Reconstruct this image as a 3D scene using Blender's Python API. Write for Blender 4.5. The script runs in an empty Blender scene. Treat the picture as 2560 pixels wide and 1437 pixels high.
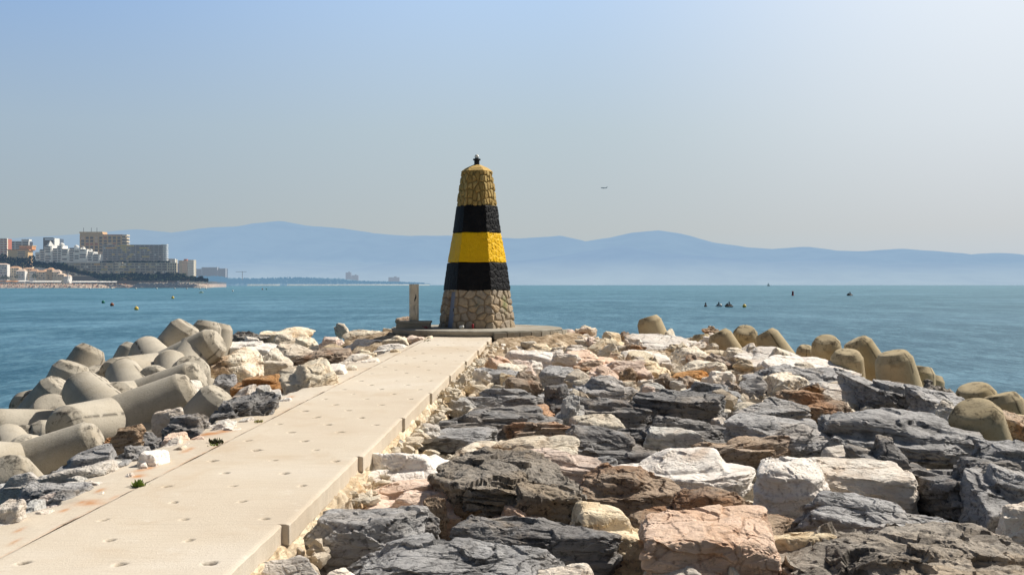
import bpy, bmesh, math, random
import numpy as np
from mathutils import Vector, Matrix

C = bpy.context.scene.collection
F, ZC, HY = 2700.0, 4.0, 712.0            # focal length in photo pixels, eye height, horizon row

# ------------------------------------------------------------------ helpers
def lin(r, g, b):
    f = lambda v: (v/255/12.92) if v/255 <= 0.04045 else ((v/255+0.055)/1.055)**2.4
    return (f(r), f(g), f(b), 1)

def P(x, y, d):
    return Vector(((x-1280)*d/F, d, ZC-(y-HY)*d/F))

def path_z(d): return ZC-2.1+0.02*d
def path_x(u, d): return 2.1*u+0.0578*d

def tag(o, label=None, cat=None, group=None, kind=None):
    if label: o['label'] = label
    if cat: o['category'] = cat
    if group: o['group'] = group
    if kind: o['kind'] = kind
    return o

def mesh_np(name, V, Fc, mat, parent=None, smooth=True, attrs=None, loc=None):
    """V (n,3) array, Fc list/array of faces (all same size)"""
    me = bpy.data.meshes.new(name)
    V = np.asarray(V, dtype=np.float32); Fc = np.asarray(Fc, dtype=np.int32)
    n, k = len(Fc), Fc.shape[1]
    me.vertices.add(len(V)); me.vertices.foreach_set('co', V.ravel())
    me.loops.add(n*k); me.loops.foreach_set('vertex_index', Fc.ravel())
    me.polygons.add(n)
    me.polygons.foreach_set('loop_start', np.arange(n, dtype=np.int32)*k)
    me.update(calc_edges=True)
    me.polygons.foreach_set('use_smooth', np.full(n, smooth))
    if attrs:
        for an, av in attrs.items():
            a = me.attributes.new(an, 'FLOAT', 'POINT'); a.data.foreach_set('value', np.asarray(av, dtype=np.float32))
    if mat: me.materials.append(mat)
    o = bpy.data.objects.new(name, me); C.objects.link(o)
    if loc is not None: o.location = loc
    if parent: o.parent = parent
    return o

def obj(name, bm, mat, parent=None, smooth=False, loc=None):
    me = bpy.data.meshes.new(name)
    bmesh.ops.recalc_face_normals(bm, faces=bm.faces)
    bm.to_mesh(me); bm.free()
    for p in me.polygons: p.use_smooth = smooth
    me.materials.append(mat)
    o = bpy.data.objects.new(name, me); C.objects.link(o)
    if loc is not None: o.location = loc
    if parent: o.parent = parent
    return o

def empty(name, loc=(0, 0, 0), rz=0):
    o = bpy.data.objects.new(name, None); C.objects.link(o)
    o.location = loc; o.rotation_euler = (0, 0, rz); return o

def copy_tree(o, parent=None):
    c = o.copy(); C.objects.link(c)
    if parent: c.parent = parent
    for ch in list(o.children): copy_tree(ch, c)
    return c

def add_box(bm, x0, x1, y0, y1, z0, z1):
    v = [bm.verts.new(p) for p in ((x0,y0,z0),(x1,y0,z0),(x1,y1,z0),(x0,y1,z0),(x0,y0,z1),(x1,y0,z1),(x1,y1,z1),(x0,y1,z1))]
    for f in ((0,3,2,1),(4,5,6,7),(0,1,5,4),(1,2,6,5),(2,3,7,6),(3,0,4,7)): bm.faces.new([v[i] for i in f])
    return v

def box(name, dims, mat, parent=None, bevel=0):
    bm = bmesh.new(); add_box(bm, *dims)
    if bevel: bmesh.ops.bevel(bm, geom=bm.edges[:], offset=bevel, segments=2, affect='EDGES', profile=.6)
    return obj(name, bm, mat, parent)

def lathe(bm, prof, seg=24, cx=0, cy=0):
    rings = []
    for r, z in prof:
        rings.append([bm.verts.new((cx+r*math.cos(2*math.pi*i/seg), cy+r*math.sin(2*math.pi*i/seg), z)) for i in range(seg)])
    for a, b in zip(rings, rings[1:]):
        for i in range(seg):
            j = (i+1) % seg; bm.faces.new((a[i], a[j], b[j], b[i]))
    bm.faces.new(rings[0][::-1]); bm.faces.new(rings[-1])

# ------------------------------------------------------------------ vectorised noise
_rng = np.random.RandomState(7)
_perm = _rng.permutation(4096)
_grad = _rng.normal(size=(4096, 3)); _grad /= np.linalg.norm(_grad, axis=1)[:, None]
def pn(p, s=0):
    p = np.asarray(p, dtype=np.float64)+s*17.31
    i = np.floor(p).astype(np.int64); f = p-i
    u = f*f*f*(f*(f*6-15)+10)
    out = 0
    for dx in (0, 1):
        for dy in (0, 1):
            for dz in (0, 1):
                h = _perm[(_perm[(_perm[(i[:, 0]+dx) & 4095]+i[:, 1]+dy) & 4095]+i[:, 2]+dz) & 4095]
                g = _grad[h]
                d = g[:, 0]*(f[:, 0]-dx)+g[:, 1]*(f[:, 1]-dy)+g[:, 2]*(f[:, 2]-dz)
                w = (u[:, 0] if dx else 1-u[:, 0])*(u[:, 1] if dy else 1-u[:, 1])*(u[:, 2] if dz else 1-u[:, 2])
                out = out+w*d
    return out*1.5
def fbm(p, o=4, s=0, rough=.5):
    a, t, r = 1., 0., 0.
    for k in range(o): r = r+a*pn(p*(2.03**k), s+k*3.7); t += a; a *= rough
    return r/t
def ridged(p, o=4, s=0):
    a, t, r = 1., 0., 0.
    for k in range(o): r = r+a*(1-np.abs(pn(p*(2.07**k), s+k*5.1))*2); t += a; a *= .5
    return r/t
def sstep(a, b, x):
    t = np.clip((x-a)/(b-a), 0, 1); return t*t*(3-2*t)

def voro2(u, v, cell, nu, seed):
    """jittered-grid voronoi, periodic in u over nu cells; returns cell random and F2-F1"""
    gu, gv = u/cell, v/cell
    iu, iv = np.floor(gu).astype(int), np.floor(gv).astype(int)
    f1 = np.full(len(u), 9.); f2 = np.full(len(u), 9.); cid = np.zeros(len(u))
    R = np.random.RandomState(seed).rand(512, 512, 3)
    for a in (-1, 0, 1):
        for b in (-1, 0, 1):
            cu, cv = iu+a, iv+b
            r = R[(cu % nu) % 512, cv % 512]
            d = np.hypot(cu+.12+.76*r[:, 0]-gu, (cv+.12+.76*r[:, 1]-gv)*1.15)
            n = d < f1
            f2 = np.where(n, f1, np.minimum(f2, d)); cid = np.where(n, r[:, 2], cid); f1 = np.minimum(f1, d)
    return cid, f2-f1

# ------------------------------------------------------------------ materials
class NT:
    def __init__(s, name):
        s.m = bpy.data.materials.new(name); s.m.use_nodes = True; s.t = s.m.node_tree; s.t.nodes.clear()
        s.out = s.n('ShaderNodeOutputMaterial')
    def n(s, typ, **k):
        nd = s.t.nodes.new(typ)
        for a, b in k.items(): setattr(nd, a, b)
        return nd
    def l(s, a, b): s.t.links.new(a, b)
    def val(s, sock, v):
        if hasattr(v, 'is_output') or isinstance(v, bpy.types.NodeSocket): s.l(v, sock)
        else: sock.default_value = (tuple(v)+(1,) if isinstance(v, tuple) and len(v) == 3 and sock.type == 'RGBA' else v)
    def noise(s, vec, scale, detail=5, rough=.55, dist=0):
        n = s.n('ShaderNodeTexNoise'); s.l(vec, n.inputs['Vector'])
        n.inputs['Scale'].default_value = scale; n.inputs['Detail'].default_value = detail
        n.inputs['Roughness'].default_value = rough; n.inputs['Distortion'].default_value = dist
        return n.outputs['Fac']
    def ramp(s, fac, pts):
        r = s.n('ShaderNodeValToRGB'); s.l(fac, r.inputs[0]); e = r.color_ramp.elements
        while len(e) < len(pts): e.new(.5)
        for q, (p, c) in zip(e, pts): q.position = p; q.color = c if len(c) == 4 else (*c, 1)
        return r.outputs[0]
    def rng(s, fac, a, b, c=0., d=1.):
        r = s.n('ShaderNodeMapRange'); s.l(fac, r.inputs[0])
        for i, v in enumerate((a, b, c, d)): r.inputs[i+1].default_value = v
        return r.outputs[0]
    def mix(s, fac, a, b, typ='MIX'):
        m = s.n('ShaderNodeMix', data_type='RGBA', blend_type=typ)
        s.val(m.inputs['Factor'], fac); s.val(m.inputs[6], a); s.val(m.inputs[7], b)
        return m.outputs[2]
    def math(s, op, a, b=0.):
        m = s.n('ShaderNodeMath', operation=op); s.val(m.inputs[0], a); s.val(m.inputs[1], b); return m.outputs[0]
    def attr(s, name): return s.n('ShaderNodeAttribute', attribute_name=name).outputs['Fac']
    def mapping(s, vec, scale=(1, 1, 1), rot=(0, 0, 0)):
        m = s.n('ShaderNodeMapping'); s.l(vec, m.inputs[0]); m.inputs['Scale'].default_value = scale
        m.inputs['Rotation'].default_value = rot; return m.outputs[0]
    def bump(s, h, strength=.5, dist=.02, normal=None):
        b = s.n('ShaderNodeBump'); s.l(h, b.inputs['Height']); b.inputs['Strength'].default_value = strength
        b.inputs['Distance'].default_value = dist
        if normal: s.l(normal, b.inputs['Normal'])
        return b.outputs[0]
    def principled(s, col, rough=.9, spec=.25, normal=None, metal=0):
        p = s.n('ShaderNodeBsdfPrincipled'); s.val(p.inputs['Base Color'], col); s.val(p.inputs['Roughness'], rough)
        p.inputs['Specular IOR Level'].default_value = spec; p.inputs['Metallic'].default_value = metal
        if normal: s.l(normal, p.inputs['Normal'])
        s.sh = p.outputs[0]; s.l(s.sh, s.out.inputs[0]); return p
    def haze(s, fac, col):  # aerial haze painted in as emission mixed over the surface colour
        e = s.n('ShaderNodeEmission'); s.val(e.inputs[0], col); m = s.n('ShaderNodeMixShader')
        s.val(m.inputs[0], fac); s.l(s.sh, m.inputs[1]); s.l(e.outputs[0], m.inputs[2]); s.l(m.outputs[0], s.out.inputs[0])
    def objcoord(s, rnd=True):
        tc = s.n('ShaderNodeTexCoord').outputs['Object']
        if not rnd: return tc
        oi = s.n('ShaderNodeObjectInfo').outputs['Random']
        add = s.n('ShaderNodeVectorMath', operation='ADD'); mul = s.math('MULTIPLY', oi, 91.7)
        s.l(tc, add.inputs[0]); s.l(mul, add.inputs[1]); s.rand = oi
        return add.outputs[0]

HAZE = lin(150, 178, 206)
def rock_mat(name, light, mid, dark, accent, acc_lo=.6, vein=0., pits=.5, strat=.5):
    s = NT(name); co = s.objcoord()
    n1 = s.noise(co, 1.6, 8, .62, .4)
    st = s.noise(s.mapping(co, (1, 1, 5.5), (.25, .35, 0)), 2.2, 7, .6, .6)
    f = s.math('ADD', s.math('MULTIPLY', n1, 1-strat*.6), s.math('MULTIPLY', st, strat*.6))
    col = s.ramp(f, [(.31, dark), (.40, mid), (.54, light)])
    fine = s.noise(s.mapping(co, (1, 1, 2.2), (.3, .1, .2)), 9, 8, .75, .5)
    fk = {'w': .10, 'p': .18, 'c': .18, 'g': .42, 'd': .5, 'b': .5, 'o': .3, 'r': .6}[name[0]]
    col = s.mix(s.rng(fine, .33, .47, fk, 0), col, dark); col = s.mix(s.rng(fine, .52, .70, 0, .35), col, light)
    acc = s.rng(s.noise(co, .9, 6, .6, .5), acc_lo, acc_lo+.08)
    col = s.mix(s.math('MULTIPLY', acc, .8), col, accent)
    wp = s.n('ShaderNodeNewGeometry').outputs['Position']
    tan_ = s.rng(s.noise(wp, .75, 7, .65, .6), .50, .60)
    gry = s.rng(s.noise(s.mapping(wp, (1, 1, 1), (.7, .2, .4)), .9, 7, .65, .5), .54, .64)
    if name[0] in 'gdrl': col = s.mix(s.math('MULTIPLY', tan_, .24 if name[0] in 'rg' else .38), col, (.50,.39,.27,1))
    else: col = s.mix(s.math('MULTIPLY', gry, .16 if name[0] == 'w' else .26), col, (.34,.32,.29,1)); col = s.mix(s.math('MULTIPLY', tan_, .22), col, (.62,.41,.24,1))
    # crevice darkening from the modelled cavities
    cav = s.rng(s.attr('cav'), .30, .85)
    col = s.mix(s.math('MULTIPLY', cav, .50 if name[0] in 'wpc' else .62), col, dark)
    pit = s.rng(s.noise(co, 13, 4, .7), .36, .44, 1, 0)
    col = s.mix(s.math('MULTIPLY', pit, pits), col, tuple(c*.35 for c in dark[:3])+(1,))
    if vein:
        v = s.n('ShaderNodeTexVoronoi', feature='DISTANCE_TO_EDGE'); v.inputs['Scale'].default_value = 1.7
        w = s.n('ShaderNodeMix', data_type='VECTOR'); 
        nz = s.n('ShaderNodeTexNoise'); s.l(co, nz.inputs['Vector']); nz.inputs['Scale'].default_value = 2.2; nz.inputs['Detail'].default_value = 5
        w.inputs['Factor'].default_value = .45; s.l(s.mapping(co, (1, 1, 2.6), (.4, .2, .3)), w.inputs[4]); s.l(nz.outputs['Color'], w.inputs[5])
        s.l(w.outputs[1], v.inputs['Vector'])
        vm = s.math('MULTIPLY', s.rng(v.outputs['Distance'], .0, .022, 1, 0), s.rng(s.noise(co, 1.3, 3), .48, .62))
        col = s.mix(s.math('MULTIPLY', vm, vein), col, (.5, .5, .5, 1))
    oi = s.rand
    br = s.n('ShaderNodeHueSaturation'); s.l(col, br.inputs['Color'])
    s.l(s.rng(oi, 0, 1, .82, 1.18), br.inputs['Value']); s.l(s.rng(s.math('FRACT', s.math('MULTIPLY', oi, 7.3)), 0, 1, .7, 1.15), br.inputs['Saturation'])
    h = s.math('ADD', s.math('MULTIPLY', fine, 1.5), s.math('MULTIPLY', st, 1.6))
    nb = s.bump(h, .8, .035)
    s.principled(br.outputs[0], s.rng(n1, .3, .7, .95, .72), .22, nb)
    return s.m

M = {}
M['W'] = rock_mat('white_limestone', (.93,.85,.74), (.87,.75,.62), (.46,.34,.24), (.66,.45,.28), .60, 0, .3, .5)
M['P'] = rock_mat('pink_limestone', (.90,.70,.56), (.82,.58,.43), (.40,.23,.14), (.58,.31,.17), .60, 0, .3, .6)
M['C'] = rock_mat('cream_limestone', (.90,.78,.58), (.78,.62,.42), (.30,.20,.11), (.46,.28,.13), .58, 0, .4, .4)
M['G'] = rock_mat('grey_slate', (.46,.445,.43), (.27,.262,.255), (.05,.048,.048), (.36,.29,.21), .66, .6, .5, .8)
M['D'] = rock_mat('dark_slate', (.30,.285,.27), (.15,.142,.138), (.026,.024,.024), (.26,.18,.13), .64, .4, .55, .9)
M['L'] = rock_mat('pale_grey_rock', (.66,.64,.59), (.48,.46,.42), (.13,.12,.10), (.48,.38,.26), .6, .3, .4, .6)
M['B'] = rock_mat('brown_rock', (.50,.38,.27), (.32,.22,.145), (.07,.047,.03), (.40,.20,.09), .54, .1, .65, .7)
M['O'] = rock_mat('orange_rock', (.58,.34,.17), (.45,.22,.09), (.18,.08,.035), (.6,.27,.08), .55, 0, .4, .5)
M['R'] = rock_mat('rough_mixed_rock', (.38,.335,.28), (.205,.178,.148), (.04,.036,.032), (.42,.33,.23), .56, .1, .8, .6)

def concrete_mat(name, base, dark, warm, seam=True):
    s = NT(name); co = s.objcoord()
    col = s.ramp(s.noise(co, 1.1, 7, .6, .3), [(.3, warm), (.52, base), (.7, tuple(c*1.12 for c in base))])
    sp = s.rng(s.noise(co, 34, 5, .75), .34, .44, 1, 0)
    col = s.mix(s.math('MULTIPLY', sp, .4), col, dark)
    dk = s.rng(s.noise(co, 2.6, 7, .7, .4), .50, .68)
    col = s.mix(s.math('MULTIPLY', dk, .16), col, dark)
    if seam:
        g = s.math('MULTIPLY', s.attr('seam'), s.rng(s.noise(co, 6, 4), .40, .5))
        col = s.mix(s.math('MULTIPLY', g, .8), col, tuple(c*.35 for c in dark)+(1,))
        t = s.math('MULTIPLY', s.attr('tip'), s.rng(s.noise(co, 4.2, 8, .75), .50, .60))
        col = s.mix(s.math('MULTIPLY', t, .85), col, tuple(c*.45 for c in dark)+(1,))
    nb = s.bump(s.noise(co, 28, 8, .7), .5, .02)
    s.principled(col, .92, .2, nb); return s.m
M['tetra'] = concrete_mat('weathered_concrete', (.49,.44,.355), (.12,.105,.085), (.42,.36,.27))
M['slab'] = concrete_mat('old_concrete', (.36,.33,.27), (.08,.07,.055), (.25,.21,.15), False)

def path_mat():
    s = NT('pale_path_concrete'); co = s.objcoord(False)
    big = s.noise(co, .35, 5, .6, .5)
    col = s.ramp(big, [(.32, (.565,.475,.365)), (.5, (.605,.525,.415)), (.68, (.64,.57,.47))])
    fine = s.noise(co, 60, 6, .75)
    col = s.mix(s.rng(fine, .3, .48, .30, 0), col, (.36,.29,.2,1))
    brush = s.noise(s.mapping(co, (1.2, 22, 1)), 2.2, 6, .7)
    col = s.mix(s.rng(brush, .34, .5, .22, 0), col, (.42,.35,.27,1))
    stain = s.rng(s.noise(co, 1.1, 7, .65, .8), .52, .70, 0, .42)
    col = s.mix(stain, col, (.50,.38,.25,1))
    pale = s.rng(s.noise(co, 7, 5, .7), .60, .68, 0, .4)
    col = s.mix(pale, col, (.68,.62,.53,1))
    rust = s.math('MULTIPLY', s.attr('rust'), s.rng(s.noise(co, 5, 4), .3, .6, .35, 1))
    col = s.mix(rust, col, (.50,.20,.055,1))
    col = s.mix(s.attr('hole'), col, (.07,.05,.03,1))
    nb = s.bump(s.math('ADD', s.noise(co, 45, 8, .75), s.math('MULTIPLY', brush, .7)), .38, .02)
    s.principled(col, .93, .15, nb); return s.m
M['path'] = path_mat()

def masonry_mat(name, stones, mortar, graffiti=False):
    s = NT(name); co = s.objcoord(False)
    col = s.ramp(s.attr('cell'), stones)
    col = s.mix(s.rng(s.noise(co, 9, 7, .7), .35, .65, 0, .45), col, tuple(c*.55 for c in mortar)+(1,))
    col = s.mix(s.attr('joint'), col, mortar+(1,))
    if graffiti:
        g = s.math('MULTIPLY', s.attr('spray'), s.rng(s.noise(co, 8, 4, .6, .6), .42, .55))
        col = s.mix(s.math('MULTIPLY', g, .55), col, (.12,.22,.06,1))
        g2 = s.math('MULTIPLY', s.attr('spray2'), s.rng(s.noise(co, 5, 4, .6, .6), .40, .6))
        col = s.mix(s.math('MULTIPLY', g2, .45), col, (.12,.17,.15,1))
    nb = s.bump(s.noise(co, 22, 8, .7), .6, .03)
    s.principled(col, .9, .2, nb); return s.m
M['stone_low'] = masonry_mat('rubble_masonry', [(0, (.50,.40,.27)), (.25, (.42,.36,.29)), (.5, (.56,.45,.31)), (.75, (.38,.31,.24)), (1, (.55,.41,.26))], (.25,.19,.125), True)
M['stone_top'] = masonry_mat('ochre_masonry', [(0, (.52,.36,.13)), (.3, (.40,.27,.09)), (.6, (.60,.44,.18)), (1, (.48,.31,.10))], (.30,.20,.07))

def paint_mat(name, col, col2, rough):
    s = NT(name); co = s.objcoord(False)
    c = s.mix(s.rng(s.noise(co, 3.5, 6, .65), .4, .7), col, col2)
    c = s.mix(s.rng(s.noise(co, 30, 4, .7), .30, .40, .5, 0), c, tuple(v*.6 for v in col[:3])+(1,))
    s.principled(c, rough, .15, s.bump(s.noise(co, 20, 8, .65), .7, .03)); return s.m
M['black'] = paint_mat('black_paint', (.006,.006,.007,1), (.013,.013,.015,1), .62)
M['yellow'] = paint_mat('yellow_paint', (.86,.52,.006,1), (.80,.45,.006,1), .5)
M['ochre'] = paint_mat('ochre_render', (.62,.42,.15,1), (.52,.34,.12,1), .85)
M['white_post'] = concrete_mat('stained_white_render', (.78,.71,.58), (.34,.28,.2), (.64,.56,.43), False)

def simple(name, col, rough=.7, haze=0., spec=.3, metal=0, hz=None):
    s = NT(name); co = s.objcoord(False)
    c = s.mix(s.rng(s.noise(co, 3, 5, .6), .35, .65, 0, .35), tuple(col)+(1,), tuple(v*.72 for v in col)+(1,))
    s.principled(c, rough, spec, None, metal)
    if haze: s.haze(haze, hz or HAZE)
    return s.m
M['mark'] = simple('black_marks', (.03,.03,.035))
M['door'] = simple('blue_grey_steel', (.22,.25,.33), .5)
M['dark_metal'] = simple('dark_metal', (.02,.02,.022), .4)

# ------------------------------------------------------------------ icospheres
_ico = {}
def ico(n):
    if n not in _ico:
        bm = bmesh.new(); bmesh.ops.create_icosphere(bm, subdivisions=n, radius=1)
        V = np.array([v.co[:] for v in bm.verts]); Fc = np.array([[v.index for v in f.verts] for f in bm.faces]); bm.free()
        _ico[n] = (V, Fc)
    return _ico[n]

def normals(V, Fc):
    a, b, c = V[Fc[:, 0]], V[Fc[:, 1]], V[Fc[:, 2]]
    fn = np.cross(b-a, c-a); N = np.zeros_like(V)
    for k in range(3):
        for ax in range(3): N[:, ax] += np.bincount(Fc[:, k], weights=fn[:, ax], minlength=len(V))
    return N/np.maximum(np.linalg.norm(N, axis=1), 1e-9)[:, None]

STY = {  # sharpness, number of extra cuts, cut lo, cut hi, tilt of the main faces, strata amplitude, lumps, ridges
 'W': (26, 14, .84, .99, .16, .03, .03, .015), 'P': (30, 12, .82, .98, .15, .04, .02, .01), 'C': (18, 16, .84, .99, .22, .02, .04, .02),
 'G': (34, 12, .80, .98, .17, .035, .02, .015), 'D': (30, 14, .80, .98, .18, .05, .03, .02), 'L': (32, 10, .80, .98, .18, .03, .02, .01),
 'B': (24, 14, .84, .99, .18, .05, .035, .02), 'O': (18, 14, .84, .99, .2, .02, .04, .02), 'R': (18, 18, .86, 1.0, .18, .05, .06, .05)}

def unit_rock(seed, kind, sub):
    r = np.random.RandomState(seed)
    D0, Fc = ico(sub)
    p, cuts, lo, hi, tilt, sa, la, ra = STY[kind]
    DW = D0/np.linalg.norm(D0, axis=1)[:, None]
    Q = DW+.05*np.stack([pn(DW*1.7, seed+1), pn(DW*1.7, seed+2), pn(DW*1.7, seed+3)], 1)
    def poly(scale, cen, cuts):
        pl = []
        for ax in range(3):
            for sg in (-1, 1):
                m = np.zeros(3); m[ax] = sg; m += r.normal(size=3)*tilt*1.35*(.5 if ax == 2 else 1.); m /= np.linalg.norm(m); pl.append((m, np.abs(m*scale)[ax]+.0))
        for k in range(cuts):
            m = r.normal(size=3)*np.array([1, 1, .8]); m /= np.linalg.norm(m)
            sup = (np.abs(m)*scale).sum(); pl.append((m, sup*r.uniform(.60, .80) if k < 6 else sup*r.uniform(.70, .92)))
        acc = np.zeros(len(D0))
        for m, o in pl: acc += np.maximum(Q@m/max(.12, o+m@cen), 0)**p
        return acc**(-1/p)
    rad = poly(np.array([1, 1, 1.]), np.zeros(3), cuts)
    mode = r.rand()
    if mode < .75:
        c = np.array([r.uniform(-.3, .3), r.uniform(-.1, .3), .0]); a = poly(np.array([1, 1, r.uniform(.5, .75)]), np.array([0, 0, -.12]), cuts)
        b_ = poly(np.array([r.uniform(.5, .75), r.uniform(.5, .8), 1.]), c, cuts)
        rad = np.maximum(a, b_)
        if r.rand() < .6: rad = np.maximum(rad, poly(np.array([.45, .6, .8]), np.array([r.uniform(-.45, .45), -.3, -.1]), 8))
    V = DW*rad[:, None]
    ax = np.array([r.normal()*.3, r.normal()*.3, 1.]); ax /= np.linalg.norm(ax)
    t = V@ax*r.uniform(3, 5.5)+.7*fbm(V*1.2, 3, seed+.7)+.22*fbm(V*5., 4, seed+3.7)
    fr = t-np.floor(t); hs = r.rand(64)[np.floor(t).astype(int) % 64]
    hs2 = r.rand(64)[(np.floor(t).astype(int)+1) % 64]
    st = hs+(hs2-hs)*sstep(.86, 1., fr); grv = np.exp(-((fr-.93)/.06)**2)
    side = 1-np.abs(normals(V, Fc)@ax)**2
    out = V-(V@ax)[:, None]*ax
    V = V+out*(((st-.6)*sa*2.2-grv*sa*.9)*side)[:, None]
    # fracture lines
    fl = np.abs(pn(V*1.5, seed+31)); fl2 = np.abs(pn(V*2.7, seed+47))
    frac = np.exp(-(fl/.028)**2)+.7*np.exp(-(fl2/.03)**2)
    V = V*(1+ra*.8*(ridged(V*2.3, 4, seed+2.2)-.55)[:, None]+la*fbm(V*2.2, 4, seed+9.)[:, None]-.028*np.clip(frac, 0, 1)[:, None])
    lo_, hi_ = V.min(0), V.max(0)
    V = (V-(lo_+hi_)/2)/((hi_-lo_)/2)
    return V, Fc, np.clip(grv*side*.8+frac*.9, 0, 1)

def chips(P3, seed, an):
    """broken stone: every cell of a jittered 3-d lattice is cut by its own plane; returns displacement and edge distance"""
    q = P3/an; i0 = np.floor(q).astype(np.int64); f1 = np.full(len(q), 9.); f2 = np.full(len(q), 9.); dsp = np.zeros(len(q))
    J = np.random.RandomState(seed).rand(4096, 7)
    for a in (-1, 0, 1):
        for b in (-1, 0, 1):
            for c in (-1, 0, 1):
                c0 = i0+np.array([a, b, c]); h = _perm[(_perm[(_perm[c0[:, 0] & 4095]+c0[:, 1]) & 4095]+c0[:, 2]) & 4095]
                r = J[h]; v = q-(c0+.1+.8*r[:, :3]); d = (v*v).sum(1); n = d < f1
                pd_ = (v*(r[:, 3:6]-.5)).sum(1)*1.5+(r[:, 6]-.5)*.7
                f2 = np.where(n, f1, np.minimum(f2, d)); dsp = np.where(n, pd_, dsp); f1 = np.minimum(f1, d)
    return dsp, np.sqrt(f2)-np.sqrt(f1)
ROCKS = []
def finish_rock(W3, Fc, led, kind, seed, label, group=None, name='rock', amp=1.):
    W3 = W3.copy(); cen = W3.mean(0)
    size = (W3.max(0)-W3.min(0)).mean()
    r = np.random.RandomState(seed+5); st = {'G': 1.1, 'D': 1.3, 'R': 2.4, 'B': 1.3, 'L': .9, 'W': .8, 'P': .9}.get(kind, 1.)
    # tilted bedding frame
    th, ph = r.uniform(-.35, .35), r.uniform(-.5, .5)
    B = np.array([[math.cos(ph), math.sin(ph), 0], [-math.sin(ph), math.cos(ph), 0], [0, 0, 1]]) @ np.array([[math.cos(th), 0, math.sin(th)], [0, 1, 0], [-math.sin(th), 0, math.cos(th)]])
    lay = {'D': .30, 'G': .36, 'B': .4, 'P': .38, 'R': .6, 'L': .5, 'W': .55, 'C': .7, 'O': .7}[kind]
    N = normals(W3, Fc); Wb = W3 @ B+.03*np.stack([pn(W3*4, seed), pn(W3*4, seed+1.3), pn(W3*4, seed+2.9)], 1)
    cs = max(.16, .36*size)
    d1, e1 = chips(Wb, seed, np.array([cs, cs, cs*lay])); a1 = min(.05, .040*size)*amp*st
    d2, e2 = chips(Wb+3.1, seed+1, np.array([cs*.36, cs*.36, cs*.36*lay])); a2 = min(.020, .018*size)*amp*st
    rr = ridged(Wb*np.array([2.5, 2.5, 2.5/lay]), 5, seed*.37)
    hf = fbm(Wb*np.array([11., 11., 11./lay]), 4, seed*.11, .7)
    keep = sstep(-.1, .25, fbm(W3*1.2, 2, seed+7.))          # some faces stay smooth, others shatter
    W3 = W3+.8*N*(a1*d1+a2*d2*(.25+.75*keep)+min(.022, .022*size)*st*(rr-.6)+min(.014, .015*size)*amp*st*hf*(.4+.6*keep))[:, None]
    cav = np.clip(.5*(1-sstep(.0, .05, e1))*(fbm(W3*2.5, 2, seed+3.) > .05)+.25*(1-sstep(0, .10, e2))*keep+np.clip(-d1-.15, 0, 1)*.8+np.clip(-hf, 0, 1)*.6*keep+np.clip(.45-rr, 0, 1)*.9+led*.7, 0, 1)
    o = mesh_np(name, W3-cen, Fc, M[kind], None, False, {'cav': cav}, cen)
    return tag(o, label, 'rock', group)

_sd = [100]
def rock(x0, y0, x1, y1, kind, label, ff=.45, sl=0., d=None, D=None, sub=None, seed=None, ext=.3, plane=2.45):
    _sd[0] += 1; seed = seed or _sd[0]
    g = 1.10 if y1 < 900 else 1.07
    xm = (x0+x1)/2; x0, x1 = xm-(xm-x0)*g, xm+(x1-xm)*g; y1 += (y1-y0)*.06
    d1 = d or plane*F/(y1-658)
    wpx, h = x1-x0, y1-y0
    W = wpx*d1/F
    nat = 5670/max(y0-658, 90)-d1
    DD = D or float(np.clip(nat, .5*W, 1.15*W))
    dm = d1+DD/2
    if sub is None: sub = 7 if wpx*h > 60000 else (6 if wpx*h > 9000 else (5 if wpx*h > 1200 else 4))
    V, Fc, led = unit_rock(seed, kind, sub)
    a, b, c = V[:, 0], V[:, 1], V[:, 2]
    xc = (x0+x1)/2
    X = (xc-1280)*dm/F+a*wpx/2*dm/F
    Y = d1+(b+1)/2*DD
    zft = ZC-(y1-ff*h-HY)*d1/F; zbt = ZC-(y0-HY)*(d1+DD)/F
    zb = ZC-(y1-HY)*d1/F-ext-.2*h*d1/F
    top = zft+(zbt-zft)*(b+1)/2
    Z = zb+(top-zb)*(c+1)/2 - sl*a/2*dm/F
    o = finish_rock(np.stack([X, Y, Z], 1), Fc, led, kind, seed, label)
    ROCKS.append((xc*1., y0, x1-x0, y1, d1, DD)); return o

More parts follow.
